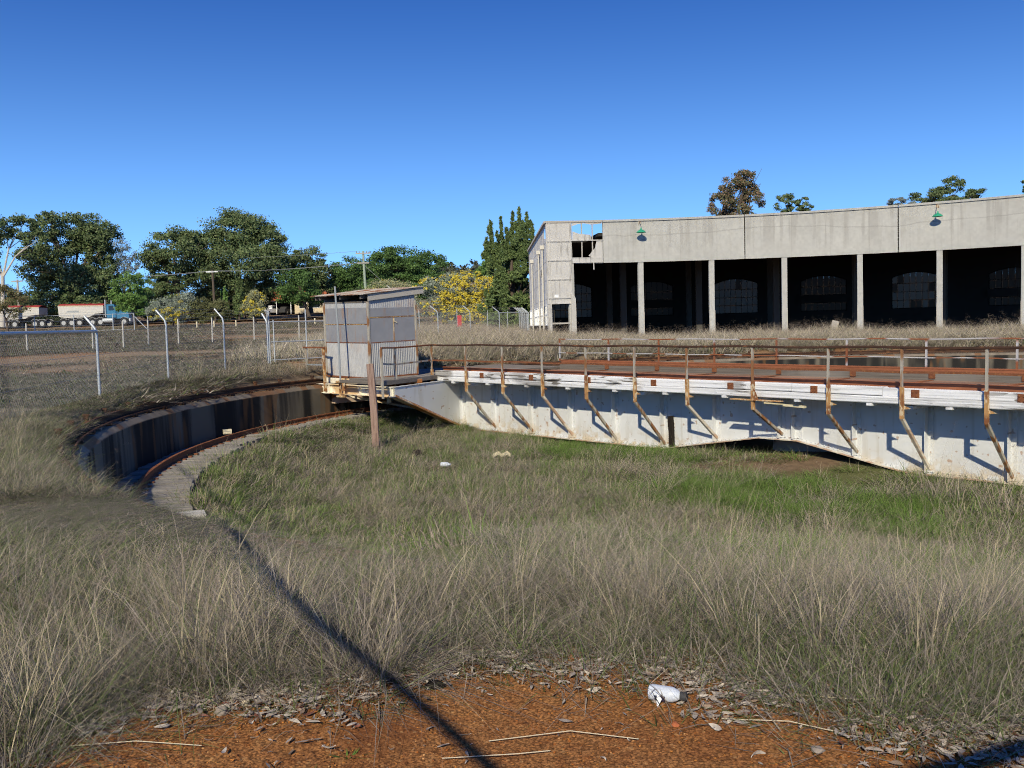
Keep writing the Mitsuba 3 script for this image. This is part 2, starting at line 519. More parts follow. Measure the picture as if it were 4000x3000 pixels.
def ring(sec, deg0=0, deg1=360, step=1.5):
    """sec: outline of (radius, z), swept about the pit centre"""
    full = abs(deg1 - deg0) >= 359.9
    n = int(round((deg1 - deg0) / step))
    t = np.radians(np.linspace(deg0, deg1, n + 1)); t = t[:-1] if full else t
    sec = np.asarray(sec, float); k = len(sec)
    V = np.stack([CP[0] + sec[None, :, 0] * np.sin(t)[:, None], CP[1] + sec[None, :, 0] * np.cos(t)[:, None], np.repeat(sec[None, :, 1], len(t), 0)], -1).reshape(-1, 3)
    F = []
    m = len(t) if full else len(t) - 1
    for i in range(m):
        j = (i + 1) % len(t)
        for q in range(k):
            q2 = (q + 1) % k
            F += [[i*k+q, j*k+q2, i*k+q2], [i*k+q, j*k+q, j*k+q2]]
    return V, np.array(F)


pw = thing('pit_wall', 'curved stained concrete retaining wall of the round turntable pit', 'wall')
part(pw, 'face', ring([(22.28, -1.6), (22.32, -.40), (22.44, -.285), (22.70, -.275), (22.70, -1.6)], -142, 152, 1.0), 'm_pitwall', 35)
rr = thing('rim_rail', 'rusty steel rail curving round the rim of the pit wall', 'rail')
part(rr, 'rail', ring([(22.610, -0.235), (22.610, -0.215), (22.670, -0.200), (22.675, -0.125), (22.640, -0.115), (22.640, -0.080), (22.720, -0.080), (22.720, -0.115), (22.695, -0.125), (22.700, -0.200), (22.790, -0.215), (22.790, -0.235)], -137, 150, 1.0), 'm_darkrust', 30)
part(rr, 'base_strip', ring([(22.49, -0.235), (22.49, -0.205), (22.53, -0.205), (22.53, -0.235)], -137, 150, 1.0), 'm_darkrust')
q = np.random.default_rng(3)
for i in range(52):                                   # chairs under the rail, on the side in view
    d = -130 + i * 2.7 + q.normal() * .3
    part(rr, 'chair', beam(ARP(d, 22.46, -.255), ARP(d, 22.66, -.255), .13, .045), 'm_deck' if i % 7 == 3 else 'm_darkrust')
for i in range(30):                                   # clips that stand on the outer side of the rail
    d = -110 + i * 4.0 + q.normal() * .4
    part(rr, 'clip', cat([beam(ARP(d, 22.80, -.27), ARP(d, 22.80, .0), .05, .10, (1, 0, 0), .01), beam(ARP(d, 22.74, .0), ARP(d, 22.86, .0), .06, .06, (0, 0, 1), .015)]), 'm_darkrust')
gr_ = thing('ring_rail', 'rusty running rail circling low down at the foot of the pit wall', 'rail')
part(gr_, 'rail', ring([(21.630, -1.34), (21.630, -1.325), (21.680, -1.31), (21.690, -1.235), (21.665, -1.225), (21.665, -1.19), (21.735, -1.19), (21.735, -1.225), (21.710, -1.235), (21.720, -1.31), (21.770, -1.325), (21.770, -1.34)], -116, 150, 1.2), 'm_rust', 30)
for i in range(70):
    d = -115 + i * 1.3
    part(gr_, 'chair', beam(ARP(d, 21.52, -1.335), ARP(d, 21.90, -1.335), .12, .03), 'm_rust')
rf = thing('ring_foundation', 'weathered grey sleeper ring that carries the low running rail', 'foundation')
part(rf, 'kerb', ring([(20.85, -1.75), (20.85, -1.47), (22.29, -1.47), (22.29, -1.75)], -111, 150, 2), 'm_paleconc')
for i in range(190):
    d = -111.6 + i * .62 + q.normal() * .03
    r0 = 20.76 + q.random() * .05 if d < -88 else 20.98 + q.random() * .05
    w = .185 + q.random() * .02
    part(rf, 'sleeper', beam(ARP(d, r0, -1.405 + q.normal() * .016), ARP(d, 22.25, -1.405 + q.normal() * .012), w, .125, (0, 0, 1), .012), 'm_sleeper')
part(rf, 'end_slab', beam(ARP(-112.6, 20.6, -1.46), ARP(-112.6, 22.0, -1.44), .5, .14, (0, 0, 1), .03), 'm_paleconc')
blk = thing('concrete_block', 'small pale block lying on the low ring rail by the pit wall', 'block')
part(blk, 'body', bx(ARP(-83.4, 21.86, -1.13), (.22, .16, .13), .4, .02), 'm_cream')

# ------------------------------------------------------------------ the turntable bridge
tb = thing('turntable_bridge', 'long white plate girder railway turntable bridge with rusty handrails spanning the pit', 'turntable')
A0, A1 = -15.05, 12.0
STIF = [-13.2, -11.37, -9.55, -7.73, -5.9, -4.12, -2.13, -.12, 1.6, 3.35, 5.15, 6.95, 8.75, 10.55]
OW = 2.08


def bot(a):
    return float(np.interp(a, [A0, -14.3, -5.9, -2.72, -1.62, 1.1, A1], [-2.08, -2.07, -2.03, -1.49, -1.48, -1.98, -2.0]))


def plate(pts, o, t, parent, name, m):
    """upright plate in the plane across = o from (along, height) points"""
    V0 = np.array([TT(a, o + t / 2, z) for a, z in pts]); V1 = np.array([TT(a, o - t / 2, z) for a, z in pts])
    k = len(pts)
    tr = trimesh.creation.triangulate_polygon(Polygon(pts), engine='earcut')
    pv = np.array([TT(a, o + t / 2, z) for a, z in tr[0]]); pb = np.array([TT(a, o - t / 2, z) for a, z in tr[0]])
    F = [list(x) for x in tr[1]] + [list(x[::-1] + len(pv)) for x in tr[1]]
    V = np.vstack([pv, pb, V0, V1]); b = 2 * len(pv)
    for i in range(k):
        j = (i + 1) % k
        F += [[b + i, b + k + i, b + k + j], [b + i, b + k + j, b + j]]
    return part(tb, name, (V, np.array(F)), m)


def tbeam(name, a0, o0, z0, a1, o1, z1, w, h, m, ch=0, up=(0, 0, 1), parent=None):
    return part(parent or tb, name, beam(TT(a0, o0, z0), TT(a1, o1, z1), w, h, up, ch), m)


def rivet_mesh(pts, nrm, r=.017):
    nrm = norm(nrm); s = norm(np.cross(nrm, (0.3, .2, .9))); w = np.cross(nrm, s)
    V, F = [], []
    for p_ in pts:
        b = len(V)
        for t in range(6):
            V.append(p_ + r * (math.cos(t * math.pi / 3) * s + math.sin(t * math.pi / 3) * w))
        for t in range(6):
            V.append(p_ + r * .6 * (math.cos(t * math.pi / 3) * s + math.sin(t * math.pi / 3) * w) + nrm * r * .55)
        for t in range(6):
            u = (t + 1) % 6
            F += [[b+t, b+u, b+6+u], [b+t, b+6+u, b+6+t]]
        F += [[b+6, b+7, b+8], [b+6, b+8, b+9], [b+6, b+9, b+10], [b+6, b+10, b+11]]
    return np.array(V), np.array(F)


NV = np.array([N[0], N[1], 0]); UV = np.array([U[0], U[1], 0])
breaks = [-14.3, -5.9, -2.72, -1.62, 1.1]
for side in (1, -1):
    o = OW * side
    pts = [(A0, -.37)] + [(A0, bot(A0))] + [(a, bot(a)) for a in breaks] + [(A1, bot(A1)), (A1, -.37)]
    plate(pts, o, .02, tb, 'girder_web', 'm_girder')
    for i in range(len(pts) - 3):
        (a0, z0), (a1, z1) = pts[1 + i], pts[2 + i]
        d = norm([a1 - a0, z1 - z0])
        tbeam('bottom_flange', a0, o, z0 - .012, a1 + .004 * i, o, z1 - .012, .36, .022, 'm_flange')
        tbeam('flange_angle', a0, o + .062 * side, z0 + .009, a1, o + .062 * side, z1 + .009, .10, .016, 'm_girder')
    tbeam('top_flange', A0, o, -.385, A1, o, -.385, .36, .026, 'm_girder')
    rv = []
    for a in STIF:
        if side == 1:
            zb = bot(a) + .03
            tbeam('stiffener', a, o + .10, zb, a, o + .10, -.40, .022, .18, 'm_girder', up=NV)
            tbeam('stiffener_leg', a + .065, o + .02, zb, a + .065, o + .02, -.40, .115, .016, 'm_girder', up=NV)
            rv += [TT(a + .075, o + .028, z) for z in np.arange(-.5, zb, -.17)]
    if side == 1:
        for a in (-15.0, -1.74):
            tbeam('splice_plate', a + .05, o + .022, bot(a) + .03, a + .05, o + .022, -.40, .30, .022, 'm_girder', up=NV)
            tbeam('stiffener', a, o + .105, bot(a) + .03, a, o + .105, -.40, .018, .16, 'm_girder', up=NV)
            rv += [TT(a + x, o + .034, z) for x in (.06, .15) for z in np.arange(-.5, bot(a) + .06, -.13)]
        rv += [TT(a, o + .072, bot(a) + .055) for a in np.arange(A0 + .1, A1, .12)]
        rv += [TT(a, o + .012, -.50) for a in np.arange(A0 + .1, A1, .30)]
        part(tb, 'rivets', rivet_mesh(rv, NV), 'm_girder', kind='stuff')
# cross frames under the deck keep it together
for a in STIF[::2]:
    tbeam('cross_frame', a, -OW + .02, -.62, a, OW - .02, -.62, .12, .30, 'm_flange')
    tbeam('cross_beam', a, -3.05, -.44, a, 3.05, -.44, .22, .08, 'm_wtimber')
# white timber edges
cuts = [A0, -12.2, -9.9, -6.6, -4.3, -1.15, 1.1, 4.2, 7.5, A1]
q = np.random.default_rng(12)
for side in (1, -1):
    for i in range(len(cuts) - 1):
        dz = q.normal() * .008
        tbeam('edge_timber', cuts[i] + .006, 3.05 * side, -.105 + dz, cuts[i + 1] - .006, 3.05 * side, -.105 + dz + q.normal() * .006, .28, .18, 'm_wtimber', .018)
    for a0, a1 in zip([A0 - .1, -8.4, -.2, 6.1], [-8.41, -.21, 6.09, A1]):
        tbeam('edge_plank', a0, 3.09 * side, -.285, a1, 3.09 * side, -.285, .30, .15, 'm_wtimber', .015)
    tbeam('edge_rail', A0 + .05, 2.86 * side, .075, A1, 2.86 * side, .075, .07, .045, 'm_redrust', .008)
    tbeam('edge_rail_web', A0 + .05, 2.86 * side, .0, A1, 2.86 * side, .0, .035, .105, 'm_redrust')
    tbeam('edge_rail_foot', A0 + .05, 2.83 * side, -.2, A1, 2.83 * side, -.2, .14, .30, 'm_deck')
# deck planks run along the bridge, straps of rusty flat steel across them
q = np.random.default_rng(5)
rows = np.linspace(-2.62, 2.62, 15)
for i, o in enumerate(rows):
    a = A0 + .1
    while a < A1 - .3:
        L = min(3.6 + 1.4 * q.random(), A1 - a)
        tbeam('deck_plank', a, o, -.29 + q.normal() * .006, a + L - .012, o, -.29 + q.normal() * .006, .345 + q.normal() * .004, .07, 'm_deckred', .008)
        a += L
PL = [-12.53, -10.17, -7.75, -5.33, -2.86, -.55, 1.84, 3.98, 6.3, 8.7, 11.0]
for a in PL:
    tbeam('cross_strap', a, -2.72, -.243, a + .05, 2.72, -.243, .13, .014, 'm_rust')
    for side in (1, -1):
        k = part(tb, 'tie_plate', beam(TT(a - .085, 3.2 * side, -.125), TT(a + .085, 3.2 * side, -.125), .03, .17, (0, 0, 1), .004), 'm_rust')
        part(k, 'bolts', cat([beam(TT(a + x, 3.212 * side, -.125 + z), TT(a + x, 3.238 * side, -.125 + z), .034, .034, (0, 0, 1), .006) for x in (-.045, .045) for z in (-.045, .045)]), 'm_rust')
        part(tb, 'tie_plate', beam(TT(a - .085, 2.74 * side, -.12), TT(a + .085, 2.74 * side, -.12), .03, .17, (0, 0, 1), .004), 'm_rust')
for a in (-14.1, -12.3, -10.45, -8.65, -6.8, -5.0, -3.1, -1.05, .75, 2.5, 4.3):
    tbeam('packing_block', a, 3.12, -.395, a + .13, 3.12, -.395, .24, .06, 'm_wtimber', .006)
# handrails
PN = [-15.05] + STIF
Zt, Zm = .862, .345
for side in (1, -1):
    o = 3.34 * side
    m_top, m_mid = ('m_darkrust', 'm_rust') if side == 1 else ('m_farrail', 'm_farrail')
    last = -15.05 if side == 1 else -15.6
    path = [TT(a, o, Zt + (.012 * math.sin(a * 1.9))) for a in np.linspace(last, A1, 40)]
    part(tb, 'top_rail', section_sweep(rect(.055, .055, .012) * (1 if side == 1 else .72), path, np.array([0, 0, 1.])), m_top)
    path = [TT(a, o - .035 * side, Zm + (.010 * math.sin(a * 2.3 + 1))) for a in np.linspace(last, A1, 40)]
    part(tb, 'middle_rail', section_sweep(rect(.012, .05 if side == 1 else .03), path, np.array([0, 0, 1.])), m_mid)
    posts = PN if side == 1 else [-15.6, -13.0, -10.6, -8.2, -5.8, -3.4, -1.0, 1.4, 3.8, 6.2, 8.6, 11.0]
    for i, a in enumerate(posts):
        zb = -.66
        tilt = -.035 + .01 * math.sin(i * 2.1)
        top = TT(a + tilt * -.3, o, Zt - .025); mid = TT(a, o, .02); low = TT(a, o, zb)
        k = part(tb, 'handrail_post', cat([beam(mid, top, .046, .010, NV), beam(mid + UV * .02 - NV * .02, top + UV * .02 - NV * .02, .010, .045, NV)]), 'm_railpost' if side == 1 else 'm_farrail')
        if side == 1:
            wide = .075
            part(tb, 'post_bracket', cat([beam(low, mid, wide, .014, NV), beam(low + UV * .03 - NV * .03, mid + UV * .03 - NV * .03, .013, .075, NV)]), 'm_orust')
            if a > -15:
                # a small gusset that holds the bracket to the deck beam, and the raking strut to the foot of the stiffener
                zg = -.46
                tri = Polygon([(0, 0), (.17, .02), (0, .085)])
                part(tb, 'gusset', frame_prism(tri, TT(a + .03, o - .05, zg), UV, np.array([0, 0, 1.]), .012), 'm_orust')
                foot = TT(a + .03, OW + .06, bot(a) + .09)
                dr_ = norm(foot - low)
                side_v = norm(np.cross(dr_, UV))
                part(tb, 'strut', cat([beam(low, foot, .07, .010, side_v), beam(low + UV * .03 + side_v * -.03, foot + UV * .03 + side_v * -.03, .010, .065, side_v)]), 'm_railpost' if i % 3 else 'm_flange')
# the wide bracket of the middle post
tbeam('bracket_plate', -2.75, 3.30, -.43, -1.35, 3.30, -.43, .18, .02, 'm_orust')
tbeam('bracket_arm', -2.0, 3.0, -.52, -.9, 3.0, -.56, .10, .05, 'm_cream')
part(tb, 'gusset', frame_prism(Polygon([(-.12, 0), (.12, 0), (.03, .2), (-.03, .2)]), TT(-2.05, 3.36, -.42), UV, np.array([0, 0, 1.]), .014), 'm_orust')
# end of the bridge and the platform of the cabin
q = np.random.default_rng(9)
EA, EB = np.array([-14.95, 3.32]), np.array([-13.2, 6.62])
for i, o in enumerate(np.arange(-2.9, 6.55, .305)):
    e = EA[0] + (EB[0] - EA[0]) * max(0, (o - EA[1])) / (EB[1] - EA[1]) if o > 3.2 else A0 - .05
    s = -math.sqrt(max(19.25 ** 2 - o * o, 0)) + .15
    s = max(s, -18.75)
    if o > 5.45:
        if o < 6.0:
            part(tb, 'platform_plank', beam(TA(s, o, -.05), TA(-17.72, o, -.055), .29, .075, (0, 0, 1), .008), 'm_deck')
        s = -15.46
    part(tb, 'platform_plank', beam(TA(s + q.random() * .05, o, -.05 + q.normal() * .005), TA(e, o, -.09 + q.normal() * .004), .29, .075, (0, 0, 1), .008), 'm_deck')
part(tb, 'platform_edge', beam(TA(EA[0] + .06, EA[1] - .05, -.125), TA(EB[0] + .06, EB[1] + .04, -.10), .10, .15, (0, 0, 1), .012), 'm_deck')
part(tb, 'platform_edge', beam(TA(EB[0] + .02, EB[1] + .05, -.10), TA(-15.5, 6.66, -.09), .09, .10, (0, 0, 1), .012), 'm_deck')
part(tb, 'platform_edge', beam(TA(-18.4, 6.02, -.07), TA(-17.75, 6.02, -.07), .09, .09, (0, 0, 1), .012), 'm_wtop')
zt0, zb0 = -.245, -.545
part(tb, 'front_beam', cat([beam(TA(-18.3, 6.2, (zt0 + zb0) / 2), TA(-13.2, 6.2, (zt0 + zb0) / 2), .014, zt0 - zb0 - .01, (0, 0, 1)),
                            beam(TA(-18.32, 6.22, zt0), TA(-13.18, 6.22, zt0), .17, .022), beam(TA(-18.32, 6.22, zb0), TA(-13.18, 6.22, zb0), .17, .022)]), 'm_beam')
for a in (-18.25, -16.9, -15.0, -13.25):
    part(tb, 'beam_stiffener', beam(TA(a, 6.25, zb0 + .015), TA(a, 6.25, zt0 - .015), .016, .085, NV), 'm_beam')
part(tb, 'joist', beam(TA(-17.7, 5.93, -.14), TA(-14.6, 5.93, -.14), .05, .17), 'm_beam')
for a in (-18.1, -16.9, -15.6, -14.2):
    part(tb, 'joist', beam(TA(a, -2.8 if a < -15.1 else 4.4, -.165), TA(a, 5.9, -.165), .10, .13), 'm_flange')
# raking end webs from the girder up to the front beam
for (a0, o0), (a1, o1), zlow in (((-13.24, 6.16), (-15.06, 2.12), -1.98), ((-18.2, 6.16), (-17.6, 2.1), -1.35)):
    Lh = math.hypot(a1 - a0, o1 - o0); ex = norm(TA(a1, o1, 0) - TA(a0, o0, 0))
    ez = np.array([0, 0, 1.])
    pl = Polygon([(0.02, -.56), (Lh, zlow), (Lh, -.26), (.02, -.27)])
    part(tb, 'end_web', frame_prism(pl, TA(a0, o0, 0) + np.cross(ex, ez) * .01, ex, ez, .02), 'm_girder')
    p0, p1 = TA(a0, o0, -.565), TA(a1, o1, zlow - .01)
    part(tb, 'end_flange', beam(p0, p1, .26, .02), 'm_flange')
    sd = np.cross(norm(p1 - p0), ez); sd = sd if sd @ np.array([0, -1, 0]) > 0 else -sd
    part(tb, 'end_flange', beam(p0 + sd * .06 + ez * .045, p1 + sd * .06 + ez * .045, .016, .085), 'm_flange')
    rp = [p0 + (p1 - p0) * t + sd * .07 + ez * .05 for t in np.linspace(.04, .97, 30)]
    part(tb, 'end_rivets', rivet_mesh(rp, sd, .02), 'm_orust', kind='stuff')
    part(tb, 'end_flange', beam(TA(a0, o0, -.25), TA(a1, o1, -.24), .12, .02), 'm_girder')
part(tb, 'end_brace', beam(TA(-17.1, 6.0, -.58), TA(-16.1, 2.2, -1.5), .07, .07), 'm_beam')
part(tb, 'bearing_block', bx(TA(-13.9, 5.9, -.66), (.12, .12, .22)), 'm_beam')
part(tb, 'end_girder', cat([beam(TA(-17.5, -2.4, -.7), TA(-17.5, 5.8, -.7), .3, .5), beam(TA(-16.4, -2.4, -.8), TA(-16.4, 2.4, -.8), .3, .7)]), 'm_flange')
for o in (-2.3, 2.3):
    c0, c1 = TA(-17.55, o - .09, -.78), TA(-17.55, o + .09, -.78)
    part(tb, 'end_wheel', tube([c0, c1], .42, 20), 'm_rust', 40)
# handrail round the platform
H1, H2 = np.array([-13.02, 6.74]), np.array([-13.78, 5.68])
zt = .98
pp = [TT(-15.05, 3.34, Zt), TA(-13.72, 5.74, .955), TA(-13.02, 6.72, .985)]
part(tb, 'top_rail', section_sweep(rect(.05, .05, .01), pp, np.array([0, 0, 1.])), 'm_rust')
pp = [TT(-15.05, 3.30, Zm), TA(-13.74, 5.70, .43), TA(-13.04, 6.70, .50)]
part(tb, 'middle_rail', section_sweep(rect(.012, .055), pp, np.array([0, 0, 1.])), 'm_railpost')
for (a, o, z1, z0, m) in ((-13.74, 5.74, .94, -.10, 'm_railpost'), (-13.04, 6.72, .96, -.56, 'm_railpost')):
    part(tb, 'handrail_post', cat([beam(TA(a, o, z0), TA(a - .03, o, z1), .06, .012, NV), beam(TA(a + .025, o - .025, z0), TA(a - .005, o - .025, z1), .012, .05, NV)]), m)
part(tb, 'post_bracket', beam(TA(-13.74, 5.76, -.56), TA(-13.74, 5.76, -.10), .075, .03, NV), 'm_orust')
part(tb, 'handrail_post', cat([beam(TA(-17.15, 6.3, -.50), TA(-17.18, 6.3, .97), .085, .014, NV), beam(TA(-17.115, 6.27, -.50), TA(-17.145, 6.27, .97), .014, .07, NV)]), 'm_orust')
part(tb, 'handrail_post', beam(TA(-18.36, 6.25, -.45), TA(-18.40, 6.25, .98), .05, .05, NV), 'm_railpost')
part(tb, 'top_rail', beam(TA(-18.55, 6.27, 1.0), TA(-17.05, 6.3, .99), .055, .05), 'm_rust')
part(tb, 'middle_rail', beam(TA(-18.38, 6.24, .40), TA(-17.2, 6.27, .40), .04, .04), 'm_galvdull')
part(tb, 'clamp', cat([beam(TA(-16.05, 6.36, -.62), TA(-16.05, 6.36, -.16), .06, .05, NV), bx(TA(-15.95, 6.4, -.13), (.30, .14, .07), .6, .02), bx(TA(-15.8, 6.38, -.30), (.09, .12, .26), .2, .02), bx(TA(-16.0, 6.36, -.62), (.32, .16, .06), -.7, .015)]), 'm_orust')
part(tb, 'centre_pier', tube([np.r_[TA(-2.2, 0, -2.4)], np.r_[TA(-2.2, 0, -1.53)]], 1.3, 24), 'm_paleconc', 40)

# ------------------------------------------------------------------ the control cabin on the platform
hut = thing('control_cabin', 'small corrugated iron operator cabin with rusty lean-to roof on the turntable end', 'cabin')
yaw = -.064
e1 = norm(-UV * math.cos(yaw) - NV * math.sin(yaw) + np.array([0, 0, .019]))
e2 = norm(UV * math.sin(yaw) - NV * math.cos(yaw) + np.array([0, 0, .022]))
e3 = norm(np.cross(e1, e2)); e3 = e3 if e3[2] > 0 else -e3
K0 = TA(-15.37, 5.596, -.055)
W1, D1 = 2.46, 1.97


def HP(x, y, z):
    return K0 + e1 * x + e2 * y + e3 * z


def corrugated(O, ex, ey, w, h, nrm, pitch=.0762, amp=.009, top=None):
    n = int(w / pitch * 8); t = np.linspace(0, w, n + 1)
    d = amp * np.sin(t / pitch * 2 * math.pi)
    lo = O + t[:, None] * ex + d[:, None] * nrm
    hh = np.full(n + 1, h) if top is None else top(t)
    hi = lo + hh[:, None] * ey
    V = np.vstack([lo, hi]); i = np.arange(n)
    return V, np.vstack([np.c_[i, i + 1, i + n + 2], np.c_[i, i + n + 2, i + n + 1]])


n_out = -e2; n_right = -e1
ROOF = lambda y: 2.79 + .088 * y
part(hut, 'lower_cladding', corrugated(HP(0, -.012, 0.03), e1, e3, W1, 1.13, n_out, amp=.014), 'm_iron', True, label='corrugated lower cladding of the front face')
part(hut, 'lower_cladding', corrugated(HP(-.012, 0, 0.03), e2, e3, D1, 1.13, n_right, amp=.026), 'm_iron', True, label='corrugated lower cladding of the side face with waves deepened for its shade stripes')  # waves deeper than real sheeting so the face shows dark stripes
part(hut, 'upper_cladding', corrugated(HP(0, -.012, 2.33), e1, e3, W1, .17, n_out), 'm_iron', True)
part(hut, 'upper_cladding', corrugated(HP(-.012, 0, 2.30), e2, e3, D1, .3, n_right, top=lambda t: ROOF(t) - 2.32), 'm_iron', True)
for x0, x1 in ((.02, .02 + W1 * .545), (W1 * .55 + .01, W1 - .02)):
    for z0, z1 in ((1.185, 1.765), (1.80, 2.335)):
        part(hut, 'flat_panel', beam(HP(x0, -.012, (z0 + z1) / 2), HP(x1, -.012, (z0 + z1) / 2), .008, z1 - z0, e3), 'm_flatsheet')
for x0, x1, z0, z1 in ((.02, D1 * .515, 1.185, 1.98), (D1 * .525, D1 - .02, 1.185, 1.98), (.02, D1 - .02, 2.02, 2.31)):
    part(hut, 'flat_panel', beam(HP(-.012, x0, (z0 + z1) / 2), HP(-.012, x1, (z0 + z1) / 2), .008, z1 - z0, e3), 'm_flatsheet')
for z in (1.17, 1.782):
    part(hut, 'trim_strip', beam(HP(-.02, -.02, z), HP(W1, -.02, z), .022, .022, e3), 'm_orust' if z > 1.5 else 'm_rust')
for z in (1.17, 2.0):
    part(hut, 'trim_strip', beam(HP(-.02, 0, z), HP(-.02, D1, z), .022, .026, e3), 'm_orust' if z > 1.5 else 'm_rust')
part(hut, 'trim_strip', beam(HP(-.022, D1 * .52, 1.19), HP(-.022, D1 * .52, 1.98), .03, .02, e1), 'm_orust')
part(hut, 'latch', cat([beam(HP(-.05, D1 * .52, 1.84), HP(-.05, D1 * .52, 1.95), .035, .02, e1), beam(HP(-.06, D1 * .53, 1.85), HP(-.06, D1 * .58, 1.79), .03, .02, e1)]), 'm_cream')
for x, y in ((0, 0), (W1, 0), (0, D1), (W1, D1)):
    s, t = (-1 if x == 0 else 1), (-1 if y == 0 else 1)
    part(hut, 'corner_post', beam(HP(x + s * .012, y + t * .012, 0), HP(x + s * .012, y + t * .012, 2.52), .075, .075, e1, .006), 'm_railpost')
part(hut, 'sill', beam(HP(-.05, -.035, 0.0), HP(W1, -.035, 0.0), .07, .055, e3), 'm_rust')
part(hut, 'sill', beam(HP(-.035, 0, 0.0), HP(-.035, D1, 0.0), .07, .055, e3), 'm_rust')
part(hut, 'back_wall', beam(HP(W1 / 2, D1, 0), HP(W1 / 2, D1, 2.95), W1, .03, e2), 'm_flatsheet')
part(hut, 'back_wall', frame_prism(Polygon([(0, 0), (D1, 0), (D1, 2.95), (0, 2.72)]), HP(W1, 0, 0), e2, e3, .03), 'm_flatsheet')
part(hut, 'wall_plate', beam(HP(-.02, .0, 2.52), HP(W1 + .02, .0, 2.52), .06, .05, e3), 'm_deck')
for x in (.1, W1 * .5, W1 - .02, W1 + .22):
    part(hut, 'rafter', beam(HP(x, -.22, ROOF(-.22) - .09), HP(x, D1 + .2, ROOF(D1 + .2) - .09), .06, .13, e3), 'm_deck')
part(hut, 'barge_board', beam(HP(-.10, -.06, ROOF(-.06) - .13), HP(-.10, D1 + .32, ROOF(D1 + .32) - .13), .04, .21, e3, .005), 'm_wtop')
rs = norm(e2 + .088 * e3); rn = np.cross(e1, rs)
n = 300; t = np.linspace(-.2, W1 + .42, n + 1); d = .012 * np.sin(t / .0762 * 2 * math.pi)
ys = np.linspace(-.34, D1 + .36, 6)
V = np.vstack([HP(0, y, ROOF(y)) + t[:, None] * e1 + d[:, None] * e3 + np.array([0, 0, .006 * math.sin(k * 2.2)]) for k, y in enumerate(ys)])
F = []
for k in range(5):
    i = np.arange(n) + k * (n + 1)
    F += [np.c_[i, i + 1, i + n + 2], np.c_[i, i + n + 2, i + n + 1]]
part(hut, 'roof', (V, np.vstack(F)), 'm_roofiron', True, label='rusty corrugated lean-to roof of the cabin')
part(hut, 'conduit', tube([TA(-16.05, 6.34, -.25), TA(-16.09, 6.33, 1.4), TA(-16.19, 6.33, 3.0)], .032, 8), 'm_galvdull', 40)

# ------------------------------------------------------------------ the roundhouse
rh = thing('roundhouse', 'derelict grey concrete locomotive roundhouse with open bays and broken cladding', 'building')
COLS = [-9.01, -2.13, 4.75, 11.63, 18.51, 25.39, 32.27, 39.15]
RF = 37.1
ZL = 5.4


def ztop(d):
    return 8.05 + .0057 * (d + 11)


def arc_slab(d0, d1, r0, r1, zlo, zhi, step=.86):
    n = max(1, int(math.ceil((d1 - d0) / step))); V = []
    for d in np.linspace(d0, d1, n + 1):
        a, b = (zlo(d) if callable(zlo) else zlo), (zhi(d) if callable(zhi) else zhi)
        V += [ARC(d, r0, a), ARC(d, r1, a), ARC(d, r1, b), ARC(d, r0, b)]
    F = []
    for i in range(n):
        for q_ in range(4):
            q2 = (q_ + 1) % 4
            F += [[i*4+q_, (i+1)*4+q2, i*4+q2], [i*4+q_, (i+1)*4+q_, (i+1)*4+q2]]
    F += [[0, 1, 2], [0, 2, 3], [n*4+2, n*4+1, n*4], [n*4+3, n*4+2, n*4]]
    return np.array(V), np.array(F)


joints = [-5.8, 7.94, 21.88, 39.5]
for i in range(3):
    a, b = joints[i], joints[i + 1]
    part(rh, 'fascia_panel', arc_slab(a + (.05 if i else 0), b - .05, RF, RF + .22, ZL + .26, lambda d: ztop(d) - .13), 'm_concrete')
    part(rh, 'lintel_beam', arc_slab(a + (.04 if i else 0), b - .04, RF - .05, RF + .25, ZL, ZL + .255), 'm_concrete')
    part(rh, 'coping', arc_slab(a + (.04 if i else .02), b - .04, RF - .09, RF + .3, lambda d: ztop(d) - .128, ztop), 'm_concrete')
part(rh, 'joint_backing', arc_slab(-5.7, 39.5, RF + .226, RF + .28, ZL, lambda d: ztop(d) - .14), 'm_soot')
for i, d in enumerate(COLS):
    t = norm(ARC(d + .1, RF, 0) - ARC(d, RF, 0)); rd = np.cross(t, (0, 0, 1))
    w = .34 if i else .36
    part(rh, 'column', beam(ARC(d, RF + .17, -.3), ARC(d, RF + .17, ZL - .004), w, .36, rd, .02), 'm_concrete')
    if i:
        for s in (-1, 1):
            part(rh, 'column_guard', beam(ARC(d, RF - .015, -.1) + t * s * .155, ARC(d, RF - .015, 2.25) + t * s * .155, .05, .03, rd), 'm_wtop')
    for r in (44.5, 51.5) if i else ():
        part(rh, 'inner_column', beam(ARC(d, r, -.2), ARC(d, r, 6.8), .42, .42, rd, .02), 'm_incol')
    if i: part(rh, 'roof_beam', beam(ARC(d, RF + 1.2, 6.6), ARC(d, 59, 6.6), .35, .5), 'm_soot')
# corner bay: fibre cement sheets in rows over battens
CO = ARC(-11.39, RF, 0); C9 = ARC(-9.01, RF, 0)
ex = norm(C9 - CO); ez = np.array([0, 0, 1.]); ey_in = np.cross(ez, ex)
wbay = np.linalg.norm(C9 - CO) + .02
nf = np.cross(ex, ez)                                  # towards the viewer
rowz = [2.92, 3.26, 4.43, 5.61, 6.80, 7.92]
for z0, z1 in zip(rowz[:-1], rowz[1:]):
    part(rh, 'cladding_sheet', frame_prism(sbox(.03, z0 + .02, wbay - .03, z1 - .012), CO, ex, ez, .03), 'm_asb')
    part(rh, 'batten', frame_prism(sbox(0, z0 - .04, wbay, z0 + .025), CO, ex, ez, .10), 'm_asb')
for x in (.02, .17, wbay - .03):
    part(rh, 'batten', frame_prism(sbox(x - .03, 2.9, x + .03, 7.93), CO + nf * .028, ex, ez, .04), 'm_asb')
